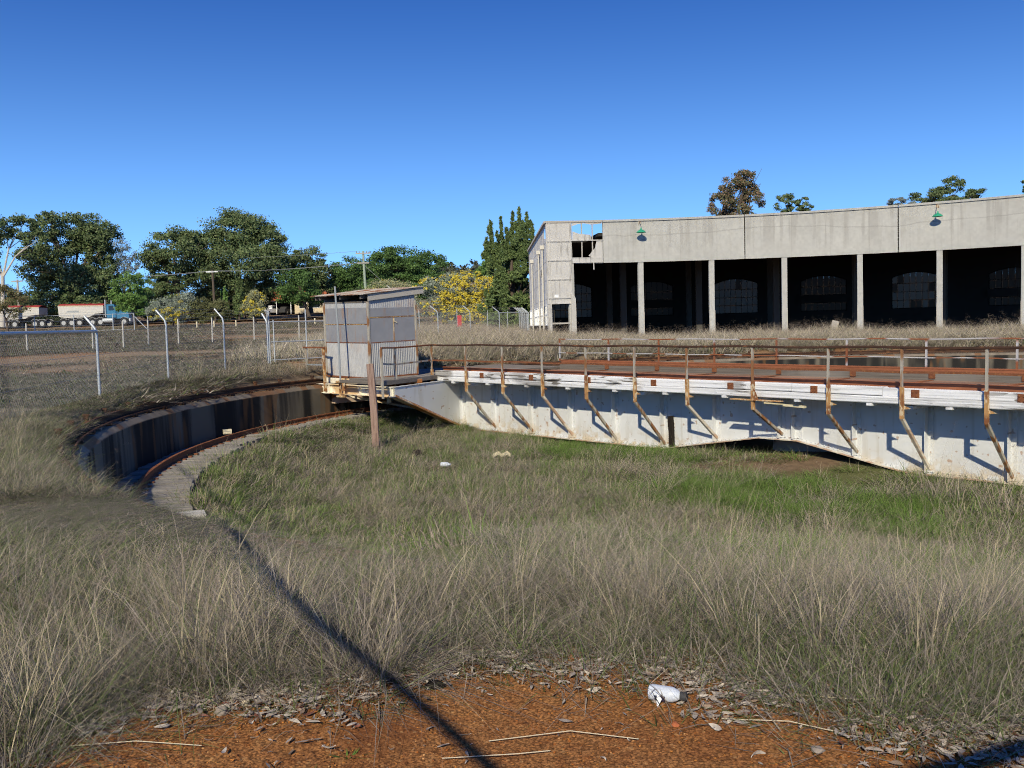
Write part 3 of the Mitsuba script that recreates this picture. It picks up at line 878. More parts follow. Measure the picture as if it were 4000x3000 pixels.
part(rh, 'coping', arc_slab(-11.5, -5.86, RF - .09, RF + .3, lambda d: ztop(d) - .125, ztop), 'm_wtop')
part(rh, 'corner_pier', frame_prism(sbox(.08, -.2, .22, 2.9), CO, ex, ez, .12), 'm_asb')
part(rh, 'corner_pier', frame_prism(Polygon([(wbay - .1, -.2), (wbay + .22, -.2), (wbay + .20, 3.2), (wbay + .02, 3.55), (wbay - .1, 3.5)]), CO + nf * .03, ex, ez, .12), 'm_paleconc')
part(rh, 'opening_rail', frame_prism(sbox(.2, 1.62, wbay - .1, 1.72), CO, ex, ez, .05), 'm_wtop')
part(rh, 'opening_post', frame_prism(sbox(.28, -.2, .5, 2.88), CO - nf * .6, ex, ez, .1), 'm_incol')
part(rh, 'notice_plate', frame_prism(sbox(.42, 3.29, .68, 3.47), CO + nf * .031, ex, ez, .008), 'm_white')
part(rh, 'end_column', frame_prism(sbox(-.02, -.2, .12, 7.9), CO - nf * .2, ex, ez, .22), 'm_asb')
# broken bay between the corner bay and the concrete fascia
C5 = ARC(-5.8, RF, 0); fx = norm(C5 - C9); wb = np.linalg.norm(C5 - C9); nb = np.cross(fx, ez)
O9 = C9 + nb * .0
part(rh, 'broken_sheet', frame_prism(Polygon([(.10, 6.85), (1.33, 6.85), (1.27, 7.17), (.55, 7.24), (.12, 7.40)]), O9, fx, ez, .02), 'm_asb')
part(rh, 'broken_sheet', frame_prism(Polygon([(.10, 7.92), (.10, 7.72), (.45, 7.84), (.9, 7.88), (1.3, 7.80), (1.58, 7.92)]), O9, fx, ez, .02), 'm_asb')
part(rh, 'broken_sheet', frame_prism(Polygon([(1.42, 7.80), (2.02, 7.86), (2.02, 7.92), (1.50, 7.92)]), O9 + nb * .02, fx, ez, .02), 'm_wtop')
part(rh, 'broken_sheet', frame_prism(Polygon([(1.35, 5.76), (2.05, 5.76), (2.05, 6.79), (1.66, 6.79), (1.55, 6.35), (1.12, 5.86)]), O9, fx, ez, .02), 'm_asb')
part(rh, 'lintel_board', frame_prism(sbox(.06, 5.42, 2.05, 5.70), O9 + nb * .02, fx, ez, .05), 'm_asb')
part(rh, 'batten', frame_prism(sbox(.02, 5.70, 2.06, 5.755), O9 + nb * .03, fx, ez, .06), 'm_asb')
part(rh, 'batten', frame_prism(sbox(.02, 6.79, 2.06, 6.85), O9 + nb * .03, fx, ez, .06), 'm_asb')
for x in (.05, .72, 1.40):
    part(rh, 'stud', frame_prism(sbox(x - .035, 5.7, x + .035, 7.93), O9 - nb * .07, fx, ez, .06), 'm_wtop')
part(rh, 'hanging_batten', frame_prism(sbox(1.40, 4.98, 1.46, 5.44), O9 + nb * .05, fx, ez, .03), 'm_asb')
part(rh, 'lintel_beam', arc_slab(-9.0, -5.83, RF + .08, RF + .25, ZL - .02, ZL + .25), 'm_paleconc')
# roof, back wall with arched windows
def plan_slab(pg, z0, z1):
    return frame_prism(pg, (0, 0, z0), np.array([1., 0, 0]), np.array([0, 1., 0]), z1 - z0)


def sector(d0, d1, r0, r1):
    a = np.linspace(d0, d1, 40)
    return Polygon([ARC(d, r0, 0)[:2] for d in a] + [ARC(d, r1, 0)[:2] for d in a[::-1]])


inside = Polygon([(2.45, 60.0), (1.80, 82.4), (1.7, 90), (90, 90), (90, 30), (12, 30)])
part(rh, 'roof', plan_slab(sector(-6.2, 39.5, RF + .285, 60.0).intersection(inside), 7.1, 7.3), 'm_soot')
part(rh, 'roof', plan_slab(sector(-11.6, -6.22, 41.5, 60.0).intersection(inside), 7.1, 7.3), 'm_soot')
RB = 59.0
edges = [-7.72, -1.05, 5.85, 12.8, 19.75, 26.7, 33.6, 45]
rngw = np.random.default_rng(4)
for i in range(len(edges) - 1):
    d0, d1 = edges[i], edges[i + 1]
    P0, P1 = ARC(d0, RB, 0), ARC(d1, RB, 0); wx = norm(P1 - P0); L = np.linalg.norm(P1 - P0)
    win = L > 4.8
    cx, hw = L / 2, 1.85
    if win:
        xs = np.linspace(-hw, hw, 15)
        arch = [(cx + x, 4.72 + .42 * (1 - (x / hw) ** 2)) for x in xs]
        hole = Polygon([(cx - hw, 2.15)] + arch + [(cx + hw, 2.15)])
        wall = sbox(0, -.5, L, 7.15).difference(hole)
    else:
        wall = sbox(0, -.5, L, 7.15)
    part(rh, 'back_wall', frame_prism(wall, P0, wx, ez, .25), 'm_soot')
    if not win:
        continue
    wn = np.cross(wx, ez)
    wf = part(rh, 'arched_window', cat([frame_prism(hole.difference(hole.buffer(-.07)), P0 + wn * .10, wx, ez, .06)] +
              [frame_prism(sbox(cx - hw + .05, z - .03, cx + hw - .05, z + .03), P0 + wn * .10, wx, ez, .05) for z in (2.85, 3.52, 4.2)] +
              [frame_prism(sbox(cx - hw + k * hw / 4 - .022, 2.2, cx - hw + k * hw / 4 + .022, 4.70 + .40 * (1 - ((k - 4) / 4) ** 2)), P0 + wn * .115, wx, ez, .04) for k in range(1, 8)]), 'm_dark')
    dirty = i % 2 == 1
    inner = hole.buffer(-.05)
    zs = [2.15, 2.85, 3.52, 4.2, 5.3]
    for k in range(8):
        for r in range(4):
            g_ = inner.intersection(sbox(cx - hw + k * hw / 4 + .024, zs[r] + .032, cx - hw + (k + 1) * hw / 4 - .024, zs[r + 1] - .032))
            if g_.is_empty or g_.area < .02 or (dirty and r == 1):
                continue
            v2, f2 = trimesh.creation.triangulate_polygon(g_, engine='earcut')
            pv = P0 + wn * .12 + v2[:, :1] * wx + v2[:, 1:2] * ez
            part(wf, 'pane', (pv, f2), 'm_panedirty' if dirty or rngw.random() < .12 else 'm_pane')
    if dirty:
        part(wf, 'bench_boards', frame_prism(sbox(cx - hw - .1, 2.86, cx + hw + .1, 3.5), P0 + wn * .4, wx, ez, .04), 'm_soot')
# end wall on the left
E0, E1 = ARC(-11.39, RF + .02, 0), np.array([1.75, 82.5, 0])
gx = norm(E1 - E0); Lw = np.linalg.norm(E1 - E0); gn = np.cross(gx, ez); gn = gn if gn[0] < 0 else -gn
ncol = 6; cw = Lw / ncol
for c in range(ncol):
    for z0, z1 in zip(rowz[:-1], rowz[1:]):
        x0, x1 = c * cw, (c + 1) * cw
        pg = sbox(x0 + .03, z0 + .02, x1 - .03, z1 - .01)
        if c == 0 and z0 > 6.5:
            pg = pg.difference(Polygon([(.5, 7.0), (1.9, 7.1), (2.1, 7.5), (1.4, 7.75), (.6, 7.6)]))
        if c == 0 and 3.2 < z0 < 4:
            pg = pg.difference(Polygon([(.3, 3.4), (.9, 3.4), (.8, 4.2), (.4, 4.1)]))
        if c == 1 and 4.4 < z0 < 5:
            pg = pg.difference(Polygon([(5.2, 4.9), (6.0, 4.7), (6.3, 5.3), (5.6, 5.4)]))
        part(rh, 'cladding_sheet', frame_prism(pg, E0 + gn * (.02 if np.cross(gx, ez) @ gn < 0 else 0), gx, ez, .02), 'm_asb')
        part(rh, 'batten', frame_prism(sbox(x0, z0 - .03, x1, z0 + .018), E0 + gn * .034, gx, ez, .016), 'm_asb')
    part(rh, 'batten', frame_prism(sbox(c * cw - .04, 2.9, c * cw + .03, 7.9), E0 + gn * .032, gx, ez, .012), 'm_asb')
    # low windows with pale frames along the foot of the wall
    wk = part(rh, 'side_window', cat([frame_prism(sbox(c * cw + .3, z, (c + 1) * cw - .3, z + .07), E0 + gn * .05, gx, ez, .05) for z in (1.55, 2.2, 2.82)] +
                                     [frame_prism(sbox(c * cw + .3 + k * .82 - .03, 1.55, c * cw + .3 + k * .82 + .03, 2.88), E0 + gn * .055, gx, ez, .04) for k in range(5)]), 'm_white')
    part(wk, 'pane', frame_prism(sbox(c * cw + .3, 1.6, (c + 1) * cw - .3, 2.85), E0, gx, ez, .008), 'm_white' if c > 0 else 'm_glassdark')
    part(rh, 'plinth', frame_prism(sbox(c * cw, -.3, (c + 1) * cw - .02, 1.5), E0 - gn * .05, gx, ez, .03), 'm_soot')
part(rh, 'barge_trim', beam(E0 + gn * .05 + ez * 7.98, E1 + gn * .05 + ez * 7.98, .2, .14), 'm_wtop')
for dd, top in ((2.4, 6.5), (6.6, 6.5), (15.5, 6.5)):
    b = E0 + gx * dd + gn * .14
    k = part(rh, 'downpipe', tube([b - ez * .2, b + ez * top], .055, 8), 'm_pipe', 40)
    part(k, 'hopper', bx(b + ez * (top + .12), (.3, .26, .26), 1.5, .03), 'm_pipe')

# green shaded wall lamps on the fascia
LAMPR = [np.array([(.0, .14), (.03, .14), (.045, .09), (.05, .02), (.21, -.07), (.30, -.17), (.305, -.19), (.285, -.19), (.19, -.095), (.03, -.01), (0, -.01)])]
for d, z, lab in ((-2.2, 7.38, 'green enamel lamp with rusty stem on the fascia near the broken cladding'), (25.25, 7.52, 'green enamel lamp with pale stem high on the fascia towards the right')):
    lk = thing('wall_lamp', lab, 'lamp', 'green lamps on the roundhouse fascia')
    P = ARC(d, RF - .58, z)
    part(lk, 'shade', move((trimesh.creation.revolve(LAMPR[0], sections=28).vertices, trimesh.creation.revolve(LAMPR[0], sections=28).faces), P), 'm_green', 35)
    rd = norm(ARC(d, RF, 0) - ARC(d, RF - 1, 0))
    arm = [P + np.array([0, 0, .12]), P + np.array([0, 0, .34]), P + rd * .06 + np.array([0, 0, .45]), P + rd * .2 + np.array([0, 0, .50]), P + rd * .59 + np.array([0, 0, .50])]
    part(lk, 'stem', tube(arm, .022, 6), 'm_railpost' if d < 0 else 'm_cream', 40)
    part(lk, 'wall_plate', bx(P + rd * .57 + np.array([0, 0, .48]), (.03, .16, .2), math.radians(90 - d)), 'm_railpost')

# ------------------------------------------------------------------ fences
MESH_RNG = np.random.default_rng(2)


def chain_link(p0, p1, h, pitch=.075, r=.0022):
    """diamond wire netting between two posts"""
    p0, p1 = np.asarray(p0, float), np.asarray(p1, float)
    L = np.linalg.norm((p1 - p0)[:2]); ex = (p1 - p0) / L
    V, F = [], []
    step = pitch * 1.41
    nrm = norm(np.cross(ex, (0, 0, 1)))
    for sgn in (1, -1):
        for s in np.arange(-h, L, step):
            a, b = max(s, 0), min(s + h, L)
            if b - a < .02: continue
            za, zb = a - s, b - s
            if sgn < 0: za, zb = h - za, h - zb
            A = p0 + ex * a + np.array([0, 0, za]); B = p0 + ex * b + np.array([0, 0, zb])
            d = norm(B - A); w = np.cross(d, nrm)
            k = len(V)
            for P in (A, B):
                V += [P + nrm * r, P - nrm * r * .5 + w * r * .87, P - nrm * r * .5 - w * r * .87]
            for t in range(3):
                u = (t + 1) % 3
                F += [[k+t, k+u, k+3+u], [k+t, k+3+u, k+3+t]]
    return np.array(V), np.array(F)


def cranked_post(parent, p, h, r=.03, arm=(-.32, -.12, .38), lean=(0, 0), name='post'):
    p = np.asarray(p, float)
    k_ = p + np.array([lean[0], lean[1], h])
    a = np.asarray(arm, float)
    pts = [p - [0, 0, .2], p + (k_ - p) * .5, k_ - [0, 0, .10], k_ + a * .12, k_ + a * .4, k_ + a]
    part(parent, name, tube(pts, r, 10), 'm_galv', 50)
    return k_, k_ + a


def wires(parent, A, B, n, name='wire', r=.0025, sag=.02, m='m_galvdull'):
    for i in range(n):
        t = (i + 1) / n
        a, b = A[0] + (A[1] - A[0]) * t, B[0] + (B[1] - B[0]) * t
        mid = (a + b) / 2 - np.array([0, 0, sag])
        part(parent, name, tube([a, mid, b], r, 4), m)


def G3(x, y, z=0.0):
    return np.array([x, y, float(gh(x, y)) + z])


fn = thing('chain_link_fence', 'galvanised chain link fence with cranked posts along the left of the pit', 'fence')
posts = [(-9.0, 15.2, 1.62, .045), (-10.26, 23.77, 1.66, .033), (-10.33, 28.79, 1.74, .030), (-9.79, 32.75, 1.74, .030), (-9.05, 35.68, 1.60, .036)]
tops = []
for i, (x, y, h, r) in enumerate(posts):
    tops.append(cranked_post(fn, G3(x, y), h, r, (-.30, .05, .36) if i < 4 else (-.2, .1, .32)))
part(fn, 'top_rail', tube([tops[0][0], tops[1][0] - [0, 0, .02]], .036, 10), 'm_galv', 50)
for i in range(4):
    a, b = G3(*posts[i][:2]), G3(*posts[i + 1][:2])
    part(fn, 'netting', chain_link(a + [0, 0, .05], b + [0, 0, .05], 1.55), 'm_mesh')
    wires(fn, tops[i], tops[i + 1], 3)
    for z in (.55, 1.05, 1.6):
        part(fn, 'strain_wire', tube([a + [0, 0, z], b + [0, 0, z]], .003, 4), 'm_galvdull')
part(fn, 'post', tube([G3(-9.0, 35.75, -.2), G3(-9.0, 35.75, 2.0)], .03, 8), 'm_galv', 50)
part(fn, 'strainer_arm', tube([G3(-9.05, 35.7, 1.6), G3(-9.0, 35.5, 2.0)], .026, 8), 'm_galv', 50)
ga = thing('pipe_gate', 'galvanised pipe and netting gate in the fence left of the cabin', 'gate')
g0, g1 = np.array([-8.95, 35.78]), np.array([-6.0, 39.2])
gg = float(gh(*g0)) + .05
for t, h in ((0.03, 1.62), (.36, 2.0), (.72, 1.6), (.99, 1.6)):
    x = g0 + (g1 - g0) * t
    part(ga, 'upright', tube([np.r_[x, gg + .05], np.r_[x, gg + h]], .026, 8), 'm_galv', 50)
for z in (.12, .80, 1.55):
    part(ga, 'rail', tube([np.r_[g0, gg + z], np.r_[g1, gg + z]], .022, 8), 'm_galv', 50)
part(ga, 'netting', chain_link(np.r_[g0, gg + .1], np.r_[g1, gg + .1], 1.45), 'm_mesh')

f2 = thing('chain_link_fence', 'chain link fence with cranked posts running from behind the cabin towards the roundhouse', 'fence')
ps2 = [(-6.2, 47.5), (-3.99, 52.9), (-2.4, 57.4), (-.69, 60.7), (1.15, 62.8)]
tp = []
for x, y in ps2:
    tp.append(cranked_post(f2, G3(x, y), 1.62, .028, (-.42, .0, .36)))
for i in range(4):
    a, b = G3(*ps2[i]), G3(*ps2[i + 1])
    part(f2, 'netting', chain_link(a + [0, 0, .03], b + [0, 0, .03], 1.58, .12, .003), 'm_mesh')
    wires(f2, tp[i], tp[i + 1], 3, r=.004)
part(f2, 'top_rail', tube([tp[3][0], tp[4][0]], .025, 8), 'm_galv', 50)
f3 = thing('chain_link_fence', 'row of close cranked fence posts receding beside the roundhouse end wall', 'fence')
ps3 = [(1.22, 62.9), (1.15, 65.6), (1.05, 68.3), (.95, 71), (.85, 73.7), (.72, 76.4)]
tp = [cranked_post(f3, G3(x, y), 1.62, .03, (-.42, .0, .36)) for x, y in ps3]
for i in range(5):
    part(f3, 'netting', chain_link(G3(*ps3[i]), G3(*ps3[i + 1]), 1.6, .10, .0035), 'm_mesh')
    part(f3, 'top_rail', tube([tp[i][0], tp[i + 1][0]], .022, 6), 'm_galv', 50)
f4 = thing('chain_link_fence', 'thin pale posts of a netting fence in front of the yellow wattle', 'fence')
for x, y in ((-9.2, 66.5), (-6.5, 68.5), (-3.9, 70.5), (-1.7, 72.3), (-.2, 73.6)):
    part(f4, 'post', tube([G3(x, y, -.2), G3(x, y, 1.65)], .028, 8), 'm_galv', 50)
for a, b in (((-9.2, 66.5), (-6.5, 68.5)), ((-6.5, 68.5), (-3.9, 70.5)), ((-3.9, 70.5), (-1.7, 72.3)), ((-1.7, 72.3), (-.2, 73.6))):
    part(f4, 'netting', chain_link(G3(*a), G3(*b), 1.55, .12, .003), 'm_mesh')
rb = thing('warning_board', 'small red board fixed low on the fence before the yellow wattle', 'sign')
part(rb, 'board', bx(G3(-3.72, 70.2, .75), (.32, .04, .85), .3, .01), 'm_red')
part(rb, 'stake', bx(G3(-3.70, 70.26, .3), (.05, .05, .8), .3), 'm_stake')

w1 = thing('wire_fence', 'line of thin pale concrete posts and wires across the left paddock', 'fence')
line = [(-31.2, 54.2), (-27.5, 54.5), (-23.8, 54.6), (-22.3, 55.2), (-21.8, 57.7), (-20.3, 58.6), (-18.6, 59.8), (-16.5, 61.7), (-14.0, 63.5), (-11.5, 65.2)]
for i, (x, y) in enumerate(line):
    part(w1, 'post', beam(G3(x, y, -.2), G3(x + .01, y, 1.55), .085, .075, (1, 0, 0), .012), 'm_paleconc')
for i in range(len(line) - 1):
    for z in (.35, .7, 1.05, 1.4):
        part(w1, 'wire', tube([G3(*line[i], z), G3(*line[i + 1], z)], .004, 4), 'm_galvdull')
w2 = thing('wire_fence', 'far pipe and netting fence on the paddock before the long truck', 'fence')
line = [(-66, 112), (-60, 110.5), (-54, 109), (-49, 107.8), (-44.2, 106.8), (-41.6, 106.2)]
for x, y in line:
    part(w2, 'post', tube([G3(x, y, -.2), G3(x, y, 1.9)], .05, 8), 'm_galv', 50)
for i in range(len(line) - 1):
    for z in (.1, 1.85):
        part(w2, 'rail', tube([G3(*line[i], z), G3(*line[i + 1], z)], .028, 6), 'm_galv', 50)
    part(w2, 'netting', chain_link(G3(*line[i], .05), G3(*line[i + 1], .05), 1.75, .2, .004), 'm_mesh')
part(w2, 'strut', tube([G3(-41.5, 106.2, 1.5), G3(-39.6, 104.9, 0)], .045, 8), 'm_galv', 50)
part(w2, 'post', tube([G3(-39.6, 104.9, -.1), G3(-39.6, 104.9, 1.5)], .04, 8), 'm_galv', 50)
for i, (x, y) in enumerate(((-37.5, 108.5), (-35.6, 109), (-33.8, 109.5), (-31.5, 110.2), (-22.8, 112))):
    b = thing('bollard', 'short pale roadside post in dry grass, ' + ['leftmost, beside the fence strut', 'second from the left before the silver wattle', 'third from the left below the olive bush', 'fourth from the left below the cypresses', 'rightmost, near the cabin'][i], 'bollard', 'roadside posts beyond the paddock')
    part(b, 'body', tube([G3(x, y, -.1), G3(x, y, .75)], .1, 8), 'm_cream', 50)

# ------------------------------------------------------------------ leaves, trees
PAL = dict(
    euc=[(0.078, 0.114, 0.044), (0.116, 0.156, 0.062), (0.054, 0.087, 0.035), (0.136, 0.160, 0.070)],
    round=[(0.060, 0.117, 0.030), (0.090, 0.158, 0.042), (0.045, 0.087, 0.027)],
    bright=[(0.101, 0.189, 0.041), (0.074, 0.142, 0.035), (0.128, 0.203, 0.054)],
    blue=[(0.156, 0.195, 0.195), (0.124, 0.150, 0.137), (0.208, 0.234, 0.221)],
    hedge=[(0.105, 0.112, 0.045), (0.084, 0.091, 0.036), (0.126, 0.126, 0.056)],
    wattle=[(.250, .290, .225), (.190, .235, .165), (.31, .34, .28)],
    pale=[(.300, .300, .170), (.24, .26, .16), (.38, .36, .16)],
    yellow=[(.70, .58, .05), (.62, .50, .06), (.74, .64, .12)],
    gum=[(0.165, 0.117, 0.069), (0.105, 0.112, 0.054), (0.225, 0.143, 0.090), (0.083, 0.093, 0.045)],
    pine=[(0.083, 0.120, 0.042), (0.120, 0.158, 0.054), (0.057, 0.087, 0.033)],
    bush=[(0.119, 0.105, 0.048), (0.091, 0.105, 0.042), (0.154, 0.112, 0.056)],
    under=[(0.045, 0.069, 0.027), (0.068, 0.090, 0.036), (0.039, 0.054, 0.024)])


def leaves(blobs, n_per, size, pal, seed, out=.55, clump=14, long=1.6):
    """many small leaf cards in clumps through the volume of ellipsoids (x, y, z, rx, ry, rz)"""
    g = np.random.default_rng(seed)
    Ps, Ns, Tn = [], [], []
    for (x, y, z, rx, ry, rz) in blobs:
        c = np.array([x, y, z]); rr_ = np.array([rx, ry, rz])
        m = max(10, int(clump * (rx * rz) ** .5 / 1.35) + 8)
        d = g.normal(size=(m, 3)); d /= np.linalg.norm(d, axis=1, keepdims=True)
        rad = g.random(m) ** .33
        rad = np.where(g.random(m) < .65, .72 + .30 * g.random(m), rad)
        cc = d * rad[:, None]
        k = int(n_per * max(.5, (rx * rz) / 6))
        idx = g.integers(0, m, k)
        cs = (.10 + .11 * g.random(m))
        off = np.clip(g.normal(size=(k, 3)), -1.9, 1.9) * np.array([1, 1, .72]) * cs[idx][:, None]
        q_ = cc[idx] + off
        Ps.append(c + q_ * rr_)
        nn = off / (np.linalg.norm(off, axis=1, keepdims=True) + 1e-9) * .7 + cc[idx] * .4
        Ns.append(nn); Tn.append(idx % 7 + g.random(k) * .5)
    P = np.vstack(Ps); Nn = np.vstack(Ns); tn = np.concatenate(Tn)
    k = len(P)
    nv = Nn * out + g.normal(size=(k, 3)) * (1 - out)
    nv /= np.linalg.norm(nv, axis=1, keepdims=True) + 1e-9
    t = np.cross(nv, g.normal(size=(k, 3))); t /= np.linalg.norm(t, axis=1, keepdims=True) + 1e-9
    b = np.cross(nv, t)
    s = size * (.6 + .8 * g.random(k))[:, None]
    V = np.stack([P - t * s * long * .5, P - b * s * .45, P + t * s * long * .5, P + b * s * .45], 1).reshape(-1, 3)
    i = np.arange(k) * 4
    F = np.vstack([np.c_[i, i + 1, i + 2], np.c_[i, i + 2, i + 3]])
    pal = np.array(pal) * (1.0 if np.max(pal) > .3 else 1.18)
    col = pal[(g.random(k) * len(pal)).astype(int)] * (.8 + .4 * g.random(k))[:, None]
    col = col * (.82 + .05 * tn)[:, None]
    return (V, F), np.repeat(col, 4, 0)


def limbs(base, blobs, r, seed, fork=.42):
    g = np.random.default_rng(seed)
    base = np.asarray(base, float)
    top = max(b[2] for b in blobs); mid = np.mean([b[:2] for b in blobs], 0)
    f = np.array([base[0] + (mid[0] - base[0]) * .35, base[1], base[2] + (top - base[2]) * fork])
    ms = [tube([base - [0, 0, .4], base + (f - base) * .5 + g.normal(size=3) * .12 * r * 3, f], [r * 1.15, r * .92, r * .75], 10)]
    for bl in blobs:
        e = np.array(bl[:3]) + np.array([0, 0, bl[5] * .3])
        m = f + (e - f) * .5 + g.normal(size=3) * [.25, .25, .35] + np.array([0, 0, .3])
        ms.append(tube([f - [0, 0, .2], m, e], [r * .5, r * .32, r * .1], 7))
        for j in range(3):
            e2 = np.array(bl[:3]) + g.normal(size=3) * np.array(bl[3:]) * .55
            ms.append(tube([m, (m + e2) / 2 + g.normal(size=3) * .15, e2], [r * .22, r * .14, r * .05], 5))
    return cat(ms)


def tree(name, label, Y, blobs, base, pal, n=1900, leaf=.30, r=.35, bark='m_bark', depth=1.0, seed=1, out=.5, cat_='tree', fork=.42, group=None, clump=14):
    k = thing(name, label, cat_, group)
    g = np.random.default_rng(seed)
    bl = [(x, Y + g.normal() * .35 * max(rx, 1), z, rx, rx * depth, rz) for (x, z, rx, rz) in blobs]
    part(k, 'trunk', limbs(np.array([base[0], Y, base[1]]), bl, r, seed, fork), bark, 50)
    m, c = leaves(bl, int(n * 2.3), leaf * .62, PAL[pal], seed, out, clump)
    part(k, 'crown', m, 'm_leaf', False, c)
    return k, bl


tree('eucalyptus_tree', 'open eucalyptus with pale bare trunk at the left edge of the view', 130, [(-69.6, 16.3, 2.8, 2.0), (-65.8, 16.8, 2.5, 1.5), (-64.1, 14.3, 1.9, 1.7), (-70.5, 12.5, 2.2, 1.6)], (-68.8, 3.8), 'euc', 1900, .30, .30, 'm_palebark', seed=11, fork=.5)
tree('roundish_bush', 'low rusty green bush at the far left in front of the trucks', 105, [(-54.6, 5.4, 1.9, 1.5), (-56.0, 6.3, 1.6, 1.4)], (-55, 2.3), 'bush', 1800, .2, .14, seed=12, cat_='bush')
tree('eucalyptus_tree', 'tall dark eucalyptus with broad ragged crown behind the white trailers', 142, [(-64.2, 17.6, 4.1, 2.7), (-66.8, 18.0, 2.1, 2.0), (-60.8, 16.6, 3.0, 2.6), (-69.5, 12.7, 3.0, 2.8), (-65, 12.7, 5.0, 3.2), (-60, 14.0, 2.0, 2.0), (-68, 8.8, 3.4, 2.6), (-62.6, 9.4, 3.9, 2.9), (-58.6, 10.5, 1.5, 1.7), (-67, 6.9, 3.6, 2.0), (-62, 7.1, 3.6, 2.0)], (-64.5, 4.2), 'euc', 1900, .33, .5, seed=13, fork=.35)
tree('eucalyptus_tree', 'sparse blue grey tree with thin twigs beside the tall dark eucalyptus', 172, [(-70.0, 16.4, 2.4, 3.0), (-67.6, 15.0, 1.8, 2.7), (-70.5, 12.3, 2.6, 2.8), (-66.5, 12.0, 1.6, 2.0)], (-69, 5.5), 'blue', 700, .28, .3, seed=14, out=.3)
tree('leafy_tree', 'small bright green leafy tree just right of the blue truck cab', 122, [(-47.9, 7.9, 2.2, 2.0), (-47.1, 6.1, 2.2, 1.8), (-49.3, 6.5, 1.3, 1.8)], (-47.6, 3.2), 'bright', 2200, .24, .2, seed=15)
tree('eucalyptus_tree', 'spreading eucalyptus with dark forked trunk left of the largest crown', 150, [(-52.4, 14.8, 4.4, 3.2), (-55.0, 13.4, 2.0, 2.1), (-49.5, 16.1, 2.2, 2.1), (-52.8, 10.9, 3.8, 2.2), (-55.2, 9.3, 1.8, 1.6), (-53.5, 8.0, 2.6, 1.5)], (-51.2, 4.6), 'euc', 1900, .33, .48, seed=16, fork=.38)
tree('eucalyptus_tree', 'largest round topped eucalyptus in the middle of the tree line', 156, [(-44.7, 18.0, 5.1, 3.5), (-40.2, 16.4, 4.0, 3.6), (-47.8, 15.1, 3.6, 3.5), (-38.2, 12.6, 2.8, 3.2), (-43.4, 12.0, 5.6, 3.4), (-47.3, 9.3, 3.6, 2.4), (-40.6, 8.8, 3.6, 2.2)], (-43.6, 4.9), 'euc', 2100, .34, .55, seed=17, fork=.33)
tree('eucalyptus_tree', 'smaller grey green eucalyptus behind the round tree by the carport', 170, [(-35.4, 14.3, 3.2, 2.2), (-33.5, 11.9, 2.3, 2.4), (-36.8, 11.2, 2.4, 2.3), (-39.1, 13.6, 1.7, 1.7), (-32.8, 8.7, 2.1, 2.4)], (-35.2, 5.4), 'euc', 1700, .34, .35, seed=18)
tree('leafy_tree', 'dark round leafy tree on a slim trunk in front of the house', 150, [(-32.9, 8.9, 3.2, 2.5), (-31.7, 7.3, 2.7, 1.6), (-34.6, 7.7, 1.8, 1.6)], (-31.4, 4.4), 'round', 2300, .28, .28, seed=19, fork=.35)
tree('leafy_tree', 'dense green tree with domed crown just left of the power pole', 175, [(-28.6, 11.9, 3.7, 3.1), (-30.4, 9.2, 3.3, 2.8), (-25.2, 11.0, 3.3, 4.0), (-27.5, 8.0, 3.5, 2.5)], (-28, 5.6), 'round', 1900, .32, .4, seed=20)
tree('leafy_tree', 'wide glossy green domed tree behind the cabin roof', 150, [(-16.5, 11.7, 4.3, 2.8), (-12.9, 10.8, 3.2, 2.7), (-18.6, 12.3, 2.5, 1.9), (-16.6, 8.8, 6.2, 2.2), (-13.0, 8.2, 3.6, 2.0)], (-16, 4.5), 'round', 2300, .30, .45, seed=21)
tree('hedge_bush', 'clipped olive bush between the two small wattles', 116, [(-36.1, 4.6, 2.3, 1.6), (-35.0, 4.2, 1.6, 1.3), (-37.2, 4.3, 1.5, 1.4)], (-36.1, 3.1), 'hedge', 2600, .17, .12, seed=22, cat_='bush', out=.65)
tree('cypress', 'narrow dark cypress standing behind the olive bush', 140, [(-39.4, 8.0, .6, 1.6), (-39.5, 6.2, .75, 1.8), (-39.5, 5.0, .8, 1.2)], (-39.5, 3.9), 'pine', 2200, .2, .12, seed=23, out=.6)
tree('cypress', 'short narrow cypress left of the taller one', 140, [(-41.7, 6.9, .5, 1.5), (-41.7, 5.4, .65, 1.4)], (-41.7, 3.9), 'bright', 1800, .2, .1, seed=24, out=.6)
tree('gum_tree', 'rust brown gum tree rising behind the roundhouse roof', 112, [(26.6, 16.4, 2.2, 2.1), (24.9, 15.0, 1.5, 1.5), (28.2, 15.3, 1.4, 1.7), (27.4, 17.7, 1.3, 1.2), (26.3, 13.6, 2.2, 1.8)], (26.6, 1.2), 'gum', 2100, .22, .28, seed=25, fork=.6)
tree('gum_tree', 'small grey green treetop right of the rust brown gum', 150, [(42.7, 19.5, 1.5, 1.5), (45.5, 19.1, 1.5, 1.1), (44, 17.3, 2.0, 1.2)], (43.6, 2), 'euc', 1500, .28, .2, seed=26, fork=.75)
tree('gum_tree', 'bushy treetop above the roofline near the second lamp', 140, [(61.4, 19.1, 2.2, 1.1), (64.6, 20.2, 1.8, 1.3), (64.0, 18.4, 3.2, 1.0), (67.6, 18.9, 1.4, .8)], (63.5, 2), 'euc', 2000, .26, .25, seed=27, fork=.78)
tree('gum_tree', 'small tuft of treetop at the left of the bushy one', 140, [(56.3, 18.0, 1.2, .7), (58.6, 17.6, 1.0, .6), (57.2, 16.6, 1.5, .7)], (57, 2), 'blue', 1300, .22, .16, seed=28, fork=.8)
tree('gum_tree', 'tip of a treetop at the right edge of the sky', 80, [(43.3, 12.1, .7, .6), (44.6, 11.4, 1.0, 1.0)], (44, 1), 'euc', 1600, .18, .2, seed=29, fork=.75)
